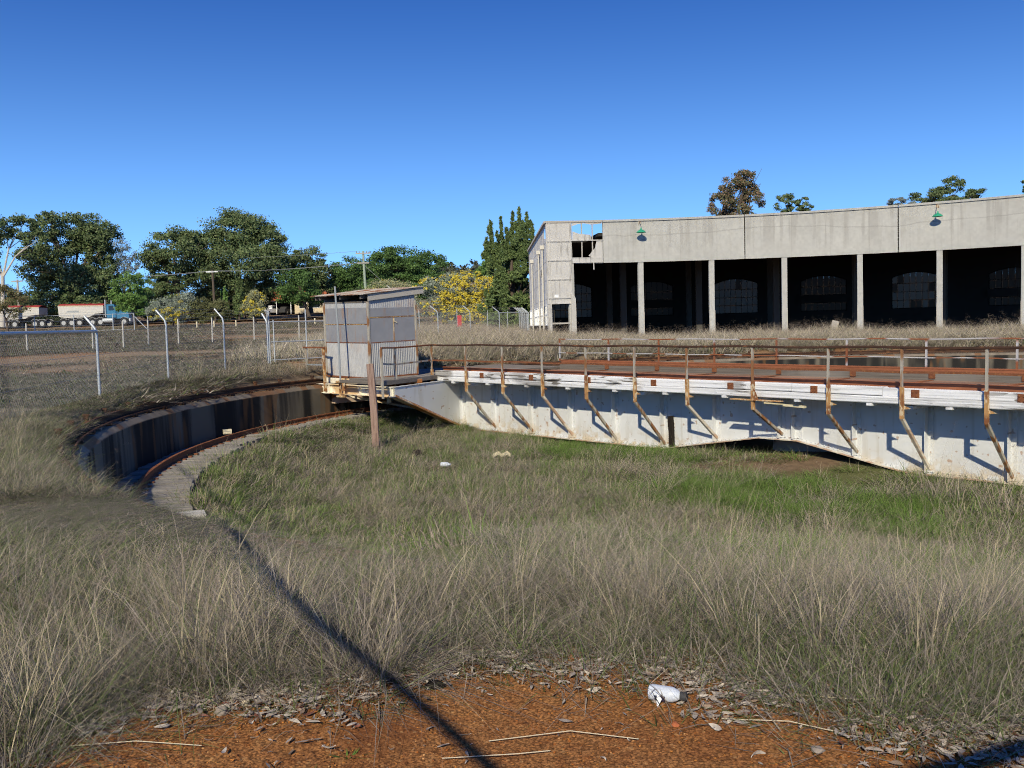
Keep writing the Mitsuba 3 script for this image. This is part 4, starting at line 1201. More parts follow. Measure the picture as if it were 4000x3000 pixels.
tree('leafy_tree', 'small pale green tree on the rise left of the pine', 210, [(-5.5, 14.6, 1.7, 1.4), (-4.6, 13.4, 1.6, 1.2), (-6.6, 13.2, 1.3, 1.0)], (-5.5, 8), 'bright', 1500, .3, .2, seed=30)
for i, (x, z, rx, rz, y) in enumerate(((-75, 5.6, 3.0, 1.8, 158), (-66, 6.0, 3.2, 2.2, 160), (-59, 6.3, 2.6, 2.2, 158), (-52.8, 6.3, 3.0, 2.2, 165), (-47, 6.3, 3.0, 2.0, 168), (-84, 6.8, 3.6, 2.6, 165), (-92, 7.4, 4.0, 3.2, 175), (-30, 7.0, 3.0, 2.0, 180), (-24.5, 6.6, 2.8, 1.8, 165), (-20.5, 6.3, 2.6, 1.8, 160))):
    tree('understorey_shrub', ['dark shrub behind the front white trailer', 'dark shrub just behind the blue truck cab', 'dark shrub between the bright green tree and the silver wattle', 'dark shrub behind the olive bush and brown pole', 'dark shrub behind the small pale yellow wattle', 'large dark thicket right of the pale trunk at far left', 'dark thicket at the far left edge under the pale trunked tree', 'dark shrub left of the greenish power pole', 'dark shrub directly behind the foot of the greenish power pole', 'dark shrub under the left edge of the domed tree'][i], y, [(x, z + .4, rx * 1.15, rz * 1.25), (x + 2.0, z - .4, rx * .8, rz)], (x, z - rz - .6), 'under', 1700, .3, .1, seed=40 + i, cat_='bush', group='dark shrubs under the far tree line')


def wattle(label, Y, blobs, base, pal, seed, bloom, n=2600, leaf=.15, where=None):
    k, bl = tree('wattle_bush', label, Y, blobs, base, pal, n, leaf, .10, seed=seed, cat_='bush', out=.5, fork=.25, clump=26)
    g = np.random.default_rng(seed + 500)
    sub = []
    for (x, y, z, rx, ry, rz) in bl:
        for j in range(int(bloom * 1.7 * rx * rz)):
            d = norm(g.normal(size=3) + np.array([.2, -.8, .1]))
            c = np.array([x, y, z]) + d * np.array([rx, ry, rz]) * (.92 + .12 * g.random())
            if where is not None and g.random() > where(c):
                continue
            s = .10 + .13 * g.random()
            sub.append((*c, s * 1.3, s, s))
    if sub:
        m, c = leaves(sub, 120, .075, PAL['yellow'], seed + 9, .5, 2)
        part(k, 'blossom', m, 'm_leaf', False, c, label='bright yellow flower clusters')


wattle('silver grey wattle bush with yellow flowers low on its right side', 114, [(-40.1, 5.0, 2.2, 1.5), (-41.8, 4.5, 1.1, 1.0), (-38.8, 5.4, 1.3, 1.4), (-39.6, 4.0, 1.6, .9)], (-40, 2.9), 'wattle', 61, 12, where=lambda c: 1.0 if (c[2] < 4.9 and c[0] > -40.6) else .08)
wattle('small pale yellow wattle standing left of the house', 122, [(-32.3, 5.5, 1.4, 1.5), (-32.5, 4.4, 1.4, 1.0)], (-32.3, 3.3), 'pale', 62, 9, where=lambda c: .8)
wattle('pale creamy wattle crown showing above the cabin roof', 110, [(-13.8, 6.2, 2.6, 1.2), (-12.2, 5.4, 2.1, 1.6), (-15.0, 5.3, 1.8, 1.3), (-13.4, 4.2, 2.6, 1.2)], (-13.4, 2.8), 'pale', 63, 3, where=lambda c: .4)
wattle('large silver wattle covered in bright yellow blossom left of the pine', 94, [(-7.7, 4.8, 1.7, 1.8), (-5.6, 5.2, 1.9, 1.7), (-3.9, 5.4, 1.9, 1.7), (-1.9, 4.8, 1.5, 1.8), (-4.6, 3.8, 2.8, 1.5), (-6.9, 3.3, 2.0, 1.2), (-2.2, 3.4, 1.9, 1.4), (-3.6, 2.6, 2.6, .9)], (-4.6, 1.7), 'wattle', 64, 30, n=3000, leaf=.13, where=lambda c: .15 if c[0] < -6.6 else .8 if c[0] > -5.5 else .5)

# the pine with several upright leaders
pk = thing('pine_tree', 'dark pine with several upright candle tipped leaders beside the roundhouse end wall', 'tree')
g = np.random.default_rng(77)
leaders = [(-1.55, 10.9, .4), (-.6, 11.2, -.2), (.45, 11.6, .3), (1.05, 11.9, -.3), (1.75, 11.5, .2), (2.25, 10.5, -.2), (-.1, 10.3, .5), (-1.9, 8.8, .1), (1.5, 9.9, -.5), (-.9, 9.4, .4), (.8, 10.6, .1), (2.5, 8.9, .3)]
tm, cl = [tube([(0.2, 88, 1.2), (.2, 88, 5.0), (.3, 88, 9.0)], [.26, .2, .1], 8)], []
for x, z, dy in leaders:
    b = np.array([.2 + (x - .2) * .25, 88 + dy * .3, 3.8 + g.random() * 1.8]); e = np.array([x, 88 + dy, z])
    m_ = np.array([x * .92, 88 + dy * .9, b[2] + (z - b[2]) * .38])
    tm.append(tube([b, m_, e], [.10, .07, .03], 6))
    for t in np.linspace(0, 1, 9):
        c = m_ + (e - m_) * t
        rr0 = .19 * (1 - t * .5)
        cl.append((*c, rr0, rr0, .42))
        if t < .82 and g.random() < .75:
            for j in range(1 + (t < .4)):
                o = norm(np.r_[g.normal(size=2), .0]) * (.62 * (1 - t) + .20)
                cl.append((*(c + o * .5 + [0, 0, .08]), .12, .12, .12)); cl.append((*(c + o + [0, 0, .30 + .2 * g.random()]), .11, .11, .30))
for j in range(120):
    z = 1.6 + 4.9 * g.random() ** 1.1
    rad = 2.5 * (1 - max(0, z - 3.6) / 5.4)
    a = g.random() * 6.283; q_ = rad * (.55 + .5 * g.random())
    c = np.array([.15 + q_ * math.cos(a), 88 + q_ * math.sin(a), z])
    cl.append((*c, .42, .42, .34))
    cl.append((*(c + [g.normal() * .25, g.normal() * .2, .35]), .13, .13, .34))
part(pk, 'trunk', cat(tm), 'm_bark', 50)
m, c = leaves(cl, 340, .13, [tuple(1.3 * q_ for q_ in p_) for p_ in PAL['pine']], 78, .35, 3, 2.8)
part(pk, 'crown', m, 'm_leaf', False, c)

# far wooded rise on the horizon
g = np.random.default_rng(90)
fb = []
for i in range(150):
    x = -190 + 270 * g.random(); y = 395 + 60 * g.random()
    fb.append((x, y, float(gz(x, y)) + 2.0 + 2 * g.random(), 3.5 + 3 * g.random(), 3.5, 2.4 + 1.8 * g.random()))
m, c = leaves(fb, 60, 1.0, [(.060, .072, .045), (.085, .090, .060), (.05, .058, .04)], 91, .5, 5)
solid('distant_wood', m, 'm_leaf', False, c)
labels['distant_wood'] = {'label': 'hazy scattered trees along the far rise', 'kind': 'stuff', 'category': 'wood'}

# ------------------------------------------------------------------ road, house, cars, trucks, poles
def strip(pts, w, dz):
    V, F = [], []
    for i, (x, y) in enumerate(pts):
        a, b = np.array(pts[max(i - 1, 0)]), np.array(pts[min(i + 1, len(pts) - 1)])
        d = norm(b - a); s = np.array([-d[1], d[0]]) * w / 2
        for q_ in (-1, 1):
            V.append([x + s[0] * q_, y + s[1] * q_, float(gh(x, y)) + dz])
    for i in range(len(pts) - 1):
        F += [[2*i, 2*i+2, 2*i+1], [2*i+1, 2*i+2, 2*i+3]]
    V, F = np.array(V), np.array(F)
    if np.cross(V[F[0, 1]] - V[F[0, 0]], V[F[0, 2]] - V[F[0, 0]])[2] < 0: F = F[:, ::-1]
    return V, F


rp_ = [(x, 146 + .05 * (x + 60)) for x in np.arange(-140, 60, 4.0)]
solid('road', strip(rp_, 7, .16), 'm_asphalt')
labels['road'] = {'label': 'dark asphalt road beyond the paddock in front of the trees', 'kind': 'structure'}
mat('m_verge', (.36, .17, .07), .95, 0, .1)
solid('road_verge', strip([(x, y - 6.2) for x, y in rp_], 5, .14), 'm_verge')
labels['road_verge'] = {'label': 'bare orange earth verge along the near side of the road', 'kind': 'structure'}

hs = thing('house', 'cream house with orange roof and open carport among the trees', 'house')
HZ = float(gz(-42, 188)) + .2
part(hs, 'wall', bx((-38.0, 191, HZ + 1.4), (8, 7, 2.8), 0, .02), 'm_wallcream')
part(hs, 'carport_back_wall', bx((-45.2, 194, HZ + 1.4), (7, .2, 2.8)), 'm_soot')
rf_ = np.array([[-49.3, 186.5, HZ + 2.75], [-33.8, 186.5, HZ + 2.75], [-33.8, 195.5, HZ + 2.75], [-49.3, 195.5, HZ + 2.75], [-47.2, 191, HZ + 4.9], [-37.8, 191, HZ + 4.9]])
part(hs, 'roof', (np.vstack([rf_, rf_[:4] - [0, 0, .12]]), np.array([[0, 1, 5], [0, 5, 4], [1, 2, 5], [2, 3, 4], [2, 4, 5], [3, 0, 4], [6, 1, 0], [6, 7, 1], [7, 2, 1], [7, 8, 2], [8, 3, 2], [8, 9, 3], [9, 0, 3], [9, 6, 0], [6, 8, 7], [6, 9, 8]])), 'm_orangeroof')
for x in (-48.8, -45.4, -42.6):
    part(hs, 'carport_post', bx((x, 186.9, HZ + 1.35), (.14, .14, 2.7)), 'm_white')
part(hs, 'carport_beam', bx((-45.7, 186.9, HZ + 2.6), (6.4, .16, .24)), 'm_white')
for x in (-40.4, -37.8, -35.4):
    wdw = part(hs, 'window', bx((x, 187.47, HZ + 1.6), (1.5, .06, 1.2)), 'm_white')
    part(wdw, 'pane', bx((x, 187.43, HZ + 1.6), (1.34, .03, 1.04)), 'm_glassdark')


def vehicle(label, cat_, x, y, z, prof, cab, paint, L, Wd, wheels, yaw=0.0, windows=()):
    k = thing('parked_car', label, cat_)
    ex_, ey_ = np.array([math.cos(yaw), math.sin(yaw), 0]), np.array([-math.sin(yaw), math.cos(yaw), 0])
    O = np.array([x, y, z])
    up = np.array([0, 0, 1.])
    part(k, 'body', frame_prism(Polygon(prof).buffer(-.05).buffer(.05), O - ey_ * Wd / 2, ex_, up, -Wd), paint)
    part(k, 'cabin', frame_prism(Polygon(cab).buffer(-.04).buffer(.04), O - ey_ * (Wd / 2 - .1), ex_, up, -(Wd - .2)), paint)
    for wpoly in windows:
        part(k, 'window', frame_prism(Polygon(wpoly), O - ey_ * (Wd / 2 - .085), ex_, up, -(Wd - .17)), 'm_glassdark')
    for wx_ in wheels:
        for s in (-1, 1):
            c = O + ex_ * wx_ + ey_ * s * (Wd / 2 - .1) + up * .32
            wk_ = part(k, 'wheel', tube([c - ey_ * .11, c + ey_ * .11], .33, 14), 'm_tyre', 40)
            part(wk_, 'rim', tube([c - ey_ * .115, c + ey_ * .115], .19, 12), 'm_rim', 40)
    return k


vehicle('white utility vehicle parked under the carport', 'car', -46.9, 188.4, HZ, [(-2.4, .35), (2.4, .35), (2.4, .95), (2.2, 1.05), (-2.4, 1.05)], [(-.7, 1.0), (1.3, 1.0), (.8, 1.72), (-.6, 1.75)], 'm_white', 4.8, 1.8, (-1.5, 1.5), 1.1, [[(-.45, 1.1), (1.0, 1.1), (.65, 1.6), (-.4, 1.62)]])
vehicle('dark car parked beside the white vehicle in the carport', 'car', -43.9, 189.6, HZ, [(-2.2, .3), (2.2, .3), (2.2, .85), (1.2, .98), (-2.2, .98)], [(-1.9, .95), (1.1, .95), (.4, 1.45), (-1.4, 1.45)], 'm_chassis', 4.4, 1.75, (-1.35, 1.35), 1.2, [[(-1.6, 1.0), (.8, 1.0), (.3, 1.38), (-1.3, 1.38)]])

TY, TZ = 134.5, float(gz(-58, 133)) + .1


def wheelset(k, x, z=TZ, r=.52, y0=TY):
    for s in (-1, 1):
        c = np.array([x, y0 + s * 1.05, z + r])
        w = part(k, 'wheel', tube([c - [0, .17, 0], c + [0, .17, 0]], r, 18), 'm_tyre', 40)
        part(w, 'rim', tube([c - [0, .18, 0], c + [0, .18, 0]], r * .58, 14), 'm_rim', 40)
        part(k, 'mudguard', ((lambda m: m)(cat([beam(c + [(-.5), 0, .42], c + [(-.2), 0, .62], .42, .04, (0, 0, 1)), beam(c + [-.2, 0, .62], c + [.2, 0, .62], .42, .04, (0, 0, 1)), beam(c + [.2, 0, .62], c + [.5, 0, .42], .42, .04, (0, 0, 1))]))), 'm_rim')


def trailer(label, x0, x1, axles):
    k = thing('tipping_trailer', label, 'trailer')
    y0 = TY
    h0, h1 = TZ + 1.35, TZ + 2.85
    body = Polygon([(x0 + .1, h0 + .05), (x0, h1), (x1, h1 - .1), (x1 - .05, h0 + .45), (x1 - 1.2, h0 + .35), (x1 - 2.0, h0 - .1), (x0 + 1.0, h0 - .15)])
    up = np.array([0, 0, 1.]); exx = np.array([1., 0, 0])
    part(k, 'body', frame_prism(body, (0, y0 + 1.22, 0), exx, up, 2.44), 'm_shadedwhite')
    part(k, 'body_rail', beam((x0, y0 - 1.25, h1 + .02), (x1, y0 - 1.25, h1 - .08), .08, .10), 'm_cream')
    part(k, 'side_rib', beam((x0 + .15, y0 - 1.235, h0 + .55), (x1 - .1, y0 - 1.235, h0 + .62), .03, .05), 'm_rim')
    n_ = 14; tt_ = np.linspace(-1, 1, 9)
    V = np.vstack([np.array([[x0 + (x1 - x0) * i / n_, y0 + 1.24 * t, h1 - .1 * i / n_ + .06 + .30 * (1 - t * t) + .03 * math.sin(i * 2.2)] for t in tt_]) for i in range(n_ + 1)])
    F = []
    for i in range(n_):
        for j in range(8):
            a = i * 9 + j
            F += [[a, a + 9, a + 10], [a, a + 10, a + 1]]
    part(k, 'tarpaulin', (V, np.array(F)), 'm_redtarp', True)
    part(k, 'chassis', bx(((x0 + x1) / 2 - .2, y0, TZ + 1.05), (x1 - x0 - .3, .9, .3)), 'm_chassis')
    for a in axles: wheelset(k, a)
    part(k, 'sign_panel', beam((x0 + 1.3, y0 - 1.226, h0 + .72), (x0 + 2.9, y0 - 1.226, h0 + .74), .006, .22), 'm_galvdull')
    return k


trailer('front white tipping trailer with red tarpaulin coupled behind the blue truck', -62.7, -56.4, (-62.0, -60.9, -59.8))
trailer('rear white tipping trailer with red tarpaulin partly behind the low bush', -72.0, -65.3, (-71.0, -69.9, -68.8, -66.0, -65.0))
tk = thing('truck', 'blue bonneted truck hauling two white tipping trailers along the road', 'truck')
up = np.array([0, 0, 1.]); exx = np.array([1., 0, 0])
part(tk, 'cab', frame_prism(Polygon([(-56.0, TZ + 1.1), (-56.0, TZ + 2.95), (-54.95, TZ + 2.95), (-54.75, TZ + 2.2), (-54.75, TZ + 1.1)]).buffer(-.06).buffer(.06), (0, TY + 1.15, 0), exx, up, 2.3), 'm_blue')
part(tk, 'bonnet', frame_prism(Polygon([(-54.77, TZ + .95), (-54.77, TZ + 2.12), (-53.1, TZ + 1.95), (-52.95, TZ + .95)]).buffer(-.06).buffer(.06), (0, TY + .95, 0), exx, up, 1.9), 'm_blue')
part(tk, 'window', frame_prism(Polygon([(-55.7, TZ + 2.1), (-55.7, TZ + 2.75), (-55.05, TZ + 2.75), (-54.9, TZ + 2.1)]), (0, TY + 1.165, 0), exx, up, 2.33), 'm_glassdark')
part(tk, 'windscreen', beam((-54.83, TY, TZ + 2.15), (-54.95, TY, TZ + 2.85), 2.0, .05, (1, 0, 0)), 'm_glassdark')
part(tk, 'bumper', bx((-52.85, TY, TZ + .75), (.2, 2.3, .45), 0, .04), 'm_galv')
for s in (-1, 1):
    part(tk, 'exhaust_stack', tube([(-56.2, TY + s * 1.05, TZ + 1.2), (-56.2, TY + s * 1.05, TZ + 3.6)], .09, 8), 'm_galv', 40)
    part(tk, 'fuel_tank', tube([(-56.6, TY + s * .95, TZ + .75), (-55.1, TY + s * .95, TZ + .75)], .34, 14), 'm_galv', 40)
part(tk, 'chassis', bx((-56.6, TY, TZ + .95), (7.0, .9, .28)), 'm_chassis')
part(tk, 'headboard', bx((-56.5, TY, TZ + 2.0), (.1, 2.2, 1.7)), 'm_chassis')
for a in (-58.0, -56.9, -53.6): wheelset(tk, a)

pa = thing('power_pole', 'greenish timber power pole with crossarms left of the domed tree', 'pole')
PX, PY = -19.6, 130.0
pz = float(gz(PX, PY))
part(pa, 'mast', tube([(PX + .25, PY, pz - .3), (PX, PY, 12.3)], [.21, .15], 10), 'm_greenpole', 40)
part(pa, 'crossarm', bx((PX, PY - .18, 12.0), (2.0, .12, .14)), 'm_wtop')
part(pa, 'crossarm', bx((PX, PY - .18, 10.7), (1.6, .12, .14)), 'm_wtop')
for x in (-.85, -.5, .5, .85):
    part(pa, 'insulator', tube([(PX + x, PY - .18, 12.07), (PX + x, PY - .18, 12.32)], .06, 6), 'm_galvdull', 40)
part(pa, 'stay', tube([(PX + .1, PY, 10.4), (PX + 4.6, PY - 1, 6.2)], .02, 5), 'm_galvdull')
part(pa, 'stay_insulator', tube([(PX + 3.1, PY - .7, 7.6), (PX + 3.5, PY - .78, 7.23)], .09, 6), 'm_white', 40)
pb = thing('power_pole', 'brown power pole in front of the largest eucalyptus', 'pole')
part(pb, 'mast', tube([(-42.4, 138, 3.5), (-42.5, 138, 10.9)], [.2, .14], 8), 'm_bark', 40)
part(pb, 'crossarm', bx((-42.5, 137.8, 10.6), (1.7, .12, .14)), 'm_white')
pc = thing('power_pole', 'pale power pole at the far left behind the low bush', 'pole')
part(pc, 'mast', tube([(-75.6, 148, 3.5), (-75.6, 148, 10.9)], [.2, .14], 8), 'm_palebark', 40)
part(pc, 'crossarm', bx((-75.6, 147.8, 10.6), (1.7, .12, .14)), 'm_wtop')


def span(a, b, sag, n_=14):
    t = np.linspace(0, 1, n_)
    return [np.array(a) + (np.array(b) - np.array(a)) * x - np.array([0, 0, 4 * sag * x * (1 - x)]) for x in t]


for dy, dz in ((-.5, .12), (.5, .12)):
    key = thing('power_line', 'thin overhead cable across the three power poles, ' + ('left of the pair on the crossarms' if dy < 0 else 'right of the pair on the crossarms'), 'cable', 'overhead cables of the power poles')
    part(key, 'cable', cat([tube(span((-75.6 + dy, 147.8, 10.6 + dz), (-42.5 + dy, 137.8, 10.6 + dz), .35), .022, 4), tube(span((-42.5 + dy, 137.8, 10.6 + dz), (PX + dy, PY - .18, 10.7 + dz), .35), .022, 4)]), 'm_galvdull')
key = thing('power_line', 'high thin cable running left from the top crossarm of the greenish pole', 'cable')
part(key, 'cable', tube(span((-70, 176, 16.3), (PX - .8, PY - .18, 12.3), .6), .02, 4), 'm_galvdull')

# ------------------------------------------------------------------ grass, as tufts of many blades
DEAD = [(.28, .235, .195), (.35, .30, .25), (.215, .18, .155), (.40, .34, .27)]
STRAW = [(.47, .40, .275), (.42, .355, .24)]
GREEN = [(.130, .175, .058), (.165, .195, .075), (.10, .14, .048)]
LUSH = [(.115, .19, .04), (.145, .225, .06), (.09, .15, .035)]
MEAD = [(.46, .395, .31), (.55, .475, .375), (.38, .325, .26), (.33, .31, .19)]
GREY = [(.26, .225, .185), (.31, .27, .225), (.22, .19, .155)]


def blades(g, n, r0, h, width, lean, droop, pal, weights, segs=3, hvar=.35, heads=0):
    pal = np.array(pal, float); w = np.array(weights, float); w /= w.sum()
    a = g.random(n) * 6.2832; rad = r0 * np.sqrt(g.random(n))
    b = np.c_[rad * np.cos(a), rad * np.sin(a), np.full(n, -.03)]
    oa = a + g.normal(size=n) * .7
    al = np.abs(g.normal(size=n)) * lean + rad / max(r0, 1e-6) * lean * .55
    al = np.minimum(al, 1.5)
    L = h * np.clip(1 + hvar * g.normal(size=n), .3, 1.9)
    dr_ = droop * (.3 + g.random(n))
    od = np.c_[np.cos(oa), np.sin(oa), np.zeros(n)]
    ts = np.linspace(0, 1, segs + 1)
    wa = oa + 1.5708 + g.normal(size=n) * .6
    wd = np.c_[np.cos(wa), np.sin(wa), np.zeros(n)] * (width * (.6 + .8 * g.random(n)))[:, None]
    sd = np.c_[-np.sin(oa), np.cos(oa), np.zeros(n)] * (g.normal(size=n) * .20)[:, None]
    kink = np.where(g.random(n) < .28, .8 + .7 * g.random(n), 0.0); tk = .35 + .4 * g.random(n)
    rows = []
    for t in ts:
        hor = L * (np.sin(al) * t + dr_ * t * t * .55); ver = L * (np.cos(al) * t - dr_ * t ** 2.2 * .35 * np.sin(np.minimum(al + .5, 1.5)))
        kb = np.maximum(0, t - tk) * kink * L
        ver = np.maximum(ver - kb, .01); hor = hor + kb * .55
        rows.append(b + od * hor[:, None] + sd * (L * t * t)[:, None] + np.array([0, 0, 1.]) * ver[:, None])
    V = []
    for i, t in enumerate(ts):
        f = (1 - t) ** .7
        if i < segs:
            V += [rows[i] - wd * .5 * f, rows[i] + wd * .5 * f]
        else:
            V += [rows[i]]
    k = 2 * segs + 1
    V = np.stack(V, 1).reshape(-1, 3)
    o = np.arange(n)[:, None] * k
    F = []
    for i in range(segs - 1):
        q_ = 2 * i
        F += [o + np.array([[q_, q_ + 1, q_ + 3]]), o + np.array([[q_, q_ + 3, q_ + 2]])]
    q_ = 2 * (segs - 1)
    F.append(o + np.array([[q_, q_ + 1, q_ + 2]]))
    F = np.vstack(F)
    col = pal[g.choice(len(pal), n, p=w)] * (.75 + .5 * g.random(n))[:, None]
    Cc = np.repeat(col, k, 0)
    return (V, F), Cc, rows[-1]


def seed_heads(g, tips, size, col, n=10):
    """open feathery heads on the tips of tall stalks"""
    V, F, Cc = [], [], []
    for p_ in tips:
        for j in range(n):
            s = p_ - np.array([0, 0, size * .9 * g.random()])
            e = s + np.r_[g.normal(size=2) * size * .45, size * (.25 + .35 * g.random())]
            w = np.cross(e - s, g.normal(size=3)); w = w / (np.linalg.norm(w) + 1e-9) * .0007 * (size / .055) ** .5
            k = len(V)
            V += [s - w, s + w, e]; F.append([k, k + 1, k + 2]); Cc += [col] * 3
            for _ in range(3):
                c = s + (e - s) * (.4 + .6 * g.random()) + g.normal(size=3) * .004
                w = norm(g.normal(size=3)) * .0022 * (size / .055) ** .5; w2 = norm(g.normal(size=3)) * .0022 * (size / .055) ** .5
                k = len(V)
                V += [c, c + w, c + w2]; F.append([k, k + 1, k + 2]); Cc += [col] * 3
    return (np.array(V), np.array(F)), np.array(Cc)


def merge(parts):
    m = cat([p_[0] for p_ in parts])
    return m, np.vstack([p_[1] for p_ in parts])


def group(key, m, c):
    scene[key] = {'type': 'shapegroup', 'tuft': mikit.ply(m, 'm_grass', False, color=c)}


def inst(name, grp, i, p, yaw, s, sz=None):
    sz = s if sz is None else sz
    scene[f'{name}__{i:04d}'] = {'type': 'instance', 'group': {'type': 'ref', 'id': grp},
                                 'to_world': T4().translate([float(x) for x in p]).rotate([0, 0, 1], math.degrees(yaw)).scale([s, s, sz])}


# variants: foreground tussocks
g = np.random.default_rng(101)
NF = 8
for v in range(NF):
    greenish = (.12, .2, .35, .55, .10, .18, .28, .06)[v]
    pal = DEAD + GREEN + STRAW
    w = [1 - greenish] * 4 + [greenish * 1.6] * 3 + [.22, .22]
    ps = [blades(g, 250, .17, .38, .0036, .58, .7, pal, w, 4, .45)[:2],
          blades(g, 380, .22, .24, .0034, 1.0, .9, DEAD + GREY, [1] * 7, 3, .5)[:2],
          blades(g, 150, .17, .14, .0045, 1.2, .3, DEAD, [1] * 4, 2)[:2]]
    st, sc_, tip = blades(g, 9 + 2 * v, .10, .70, .0038, .26, .30, STRAW + DEAD[:2], [2, 2, 1, 1], 4, .22)
    ps.append((st, sc_))
    ps.append(blades(g, 20, .18, .40, .0034, .85, .35, STRAW + DEAD, [1.4, 1.4, 1, 1, 1, 1], 2, .4)[:2])
    ps.append(seed_heads(g, tip[:6 + v], .055, (.30, .235, .19)))
    group(f'tuft_near_{v}', *merge(ps))
for v in range(4):                                     # low mat that covers the soil between the tussocks
    ps = [blades(g, 420, .34, .14, .0042, 1.0, .6, DEAD + GREY + GREEN, [1] * 7 + [.9] * 3, 2)[:2], blades(g, 200, .34, .22, .004, .6, .4, GREEN + DEAD, [1.0] * 3 + [.6] * 4, 2)[:2]]
    group(f'mat_near_{v}', *merge(ps))
for v in range(4):                                     # pit floor, fine and soft
    gr = (.25, .72, .95, .5)[v]
    ps = [blades(g, 200, .38, .20, .012, .65, .5, DEAD + GREY + GREEN + LUSH[:2], [1 - gr] * 7 + [gr * 1.7] * 3 + [gr * 1.5] * 2, 2)[:2],
          blades(g, 7, .30, .36, .007, .30, .3, STRAW + DEAD, [1, 1, 1, 1, 1, 1], 2)[:2]]
    group(f'tuft_pit_{v}', *merge(ps))
for v in range(2):
    group(f'tuft_lush_{v}', *merge([blades(g, 330, .36, .27, .010, .35, .35, LUSH + GREEN, [1.4, 1.4, 1, .5, .5, .5], 2)[:2]]))
for v in range(4):                                     # meadow, tall dead stems
    ps = [blades(g, 60, .38, .62, .026, .30, .35, MEAD, [1] * 4, 2)[:2], blades(g, 40, .40, .30, .026, .6, .4, GREEN + DEAD, [.7] * 3 + [1] * 4, 2)[:2],
          seed_heads(g, blades(g, 12, .36, .78, .009, .25, .3, DEAD, [1] * 4, 2)[2], .16, (.33, .265, .21), 6)]
    group(f'tuft_meadow_{v}', *merge(ps))
for v in range(3):                                     # paddock, short and thin
    ps = [blades(g, 80, .62, .19, .015, .6, .5, DEAD + MEAD[2:] + GREY + GREEN, [1] * 9 + [.8] * 3, 2)[:2]]
    group(f'tuft_paddock_{v}', *merge(ps))


def surf(x, y):
    r = math.hypot(x - CP[0], y - CP[1])
    return np.array([x, y, float(gh(x, y)) if r > 22.64 else float(fz(x, y))])


def edge_y(x):
    """where the bare gravel of the foreground ends"""
    return np.interp(x, [-3.2, -2.2, -1.75, -1.45, -1.0, -.62, -.45, -.2, .15, .5, .8, 1.2, 1.6, 2.0, 3.0], [2.9, 3.1, 3.4, 3.80, 3.82, 3.78, 4.12, 4.25, 4.22, 4.0, 3.80, 3.50, 3.30, 3.15, 3.1])


def hlim(x, y):
    """tussocks are lower beside the pit"""
    return float(np.interp(y, [3.5, 5, 6.5, 9, 14], [.85, .68, .44, .30, .24])) * (.5 if x < -2.3 and y > 4.5 else .8 if x < -1.6 else 1)


g = np.random.default_rng(202)
cnt = 0
# near tussocks: the large ones the photograph singles out, then a scatter
big = [(-1.42, 4.12, 3, 1.45), (-1.85, 3.62, 3, 1.05), (-1.15, 4.45, 2, 1.15), (-.60, 4.10, 1, 1.25), (-.78, 4.4, 5, 1.2), (-.45, 4.75, 0, 1.15), (1.0, 4.35, 2, 1.30), (1.35, 4.25, 6, 1.2), (1.75, 4.0, 3, 1.15), (2.05, 4.3, 1, 1.2),
       (-1.78, 3.22, 3, 1.1), (-1.95, 3.4, 2, .95), (.35, 4.95, 0, 1.1), (.0, 5.1, 4, 1.05), (.72, 4.75, 5, 1.1), (-1.7, 4.9, 6, 1.1), (-2.3, 4.4, 3, 1.0), (2.4, 4.8, 4, 1.1)]
for x, y, v, s in big:
    inst('dry_grass', f'tuft_near_{v}', cnt, surf(x, y), g.random() * 6.28, s * .92, s * .82); cnt += 1
N_ = 0
while N_ < 440:
    y = 3.2 + 11.5 * g.random() ** 1.7; x = (g.random() * 2 - 1) * (.58 * y + .5)
    r = np.hypot(x - CP[0], y - CP[1]); az = math.degrees(math.atan2(x - CP[0], y - CP[1]))
    if (r < 22.75 and bank(x, y) < .45) or y < edge_y(x) + .12 or (az > -141 and x < 0 and y > 5.6): continue
    bare = meshkit.fbm(np.array([[x * .8 + 4, y * .8, 0]]), 2, 31)[0]
    if bare > (.50 if x < -1.2 else .60): continue
    s = hlim(x, y) * (.45 + .75 * g.random())
    inst('dry_grass', f'tuft_near_{int(np.clip(bare * 14 + g.normal() * 2, 0, 7.9))}', cnt, surf(x, y), g.random() * 6.28, s * (.9 + .3 * g.random()), s); cnt += 1; N_ += 1
N_ = 0
while N_ < 640:
    y = 3.0 + 12 * g.random() ** 1.2; x = (g.random() * 2 - 1) * (.58 * y + .5)
    r = np.hypot(x - CP[0], y - CP[1])
    if (r < 22.7 and bank(x, y) < .3) or y < edge_y(x) - .05 or (math.degrees(math.atan2(x - CP[0], y - CP[1])) > -141 and x < 0 and y > 5.6): continue
    if x < -1.2 and meshkit.fbm(np.array([[x * .8 + 4, y * .8, 0]]), 2, 31)[0] > .55: continue
    inst('dry_grass', f'mat_near_{g.integers(0, 4)}', cnt, surf(x, y), g.random() * 6.28, (.8 + .5 * g.random()) * (1 if y < 7 else 1.4), .7 + .5 * g.random()); cnt += 1; N_ += 1
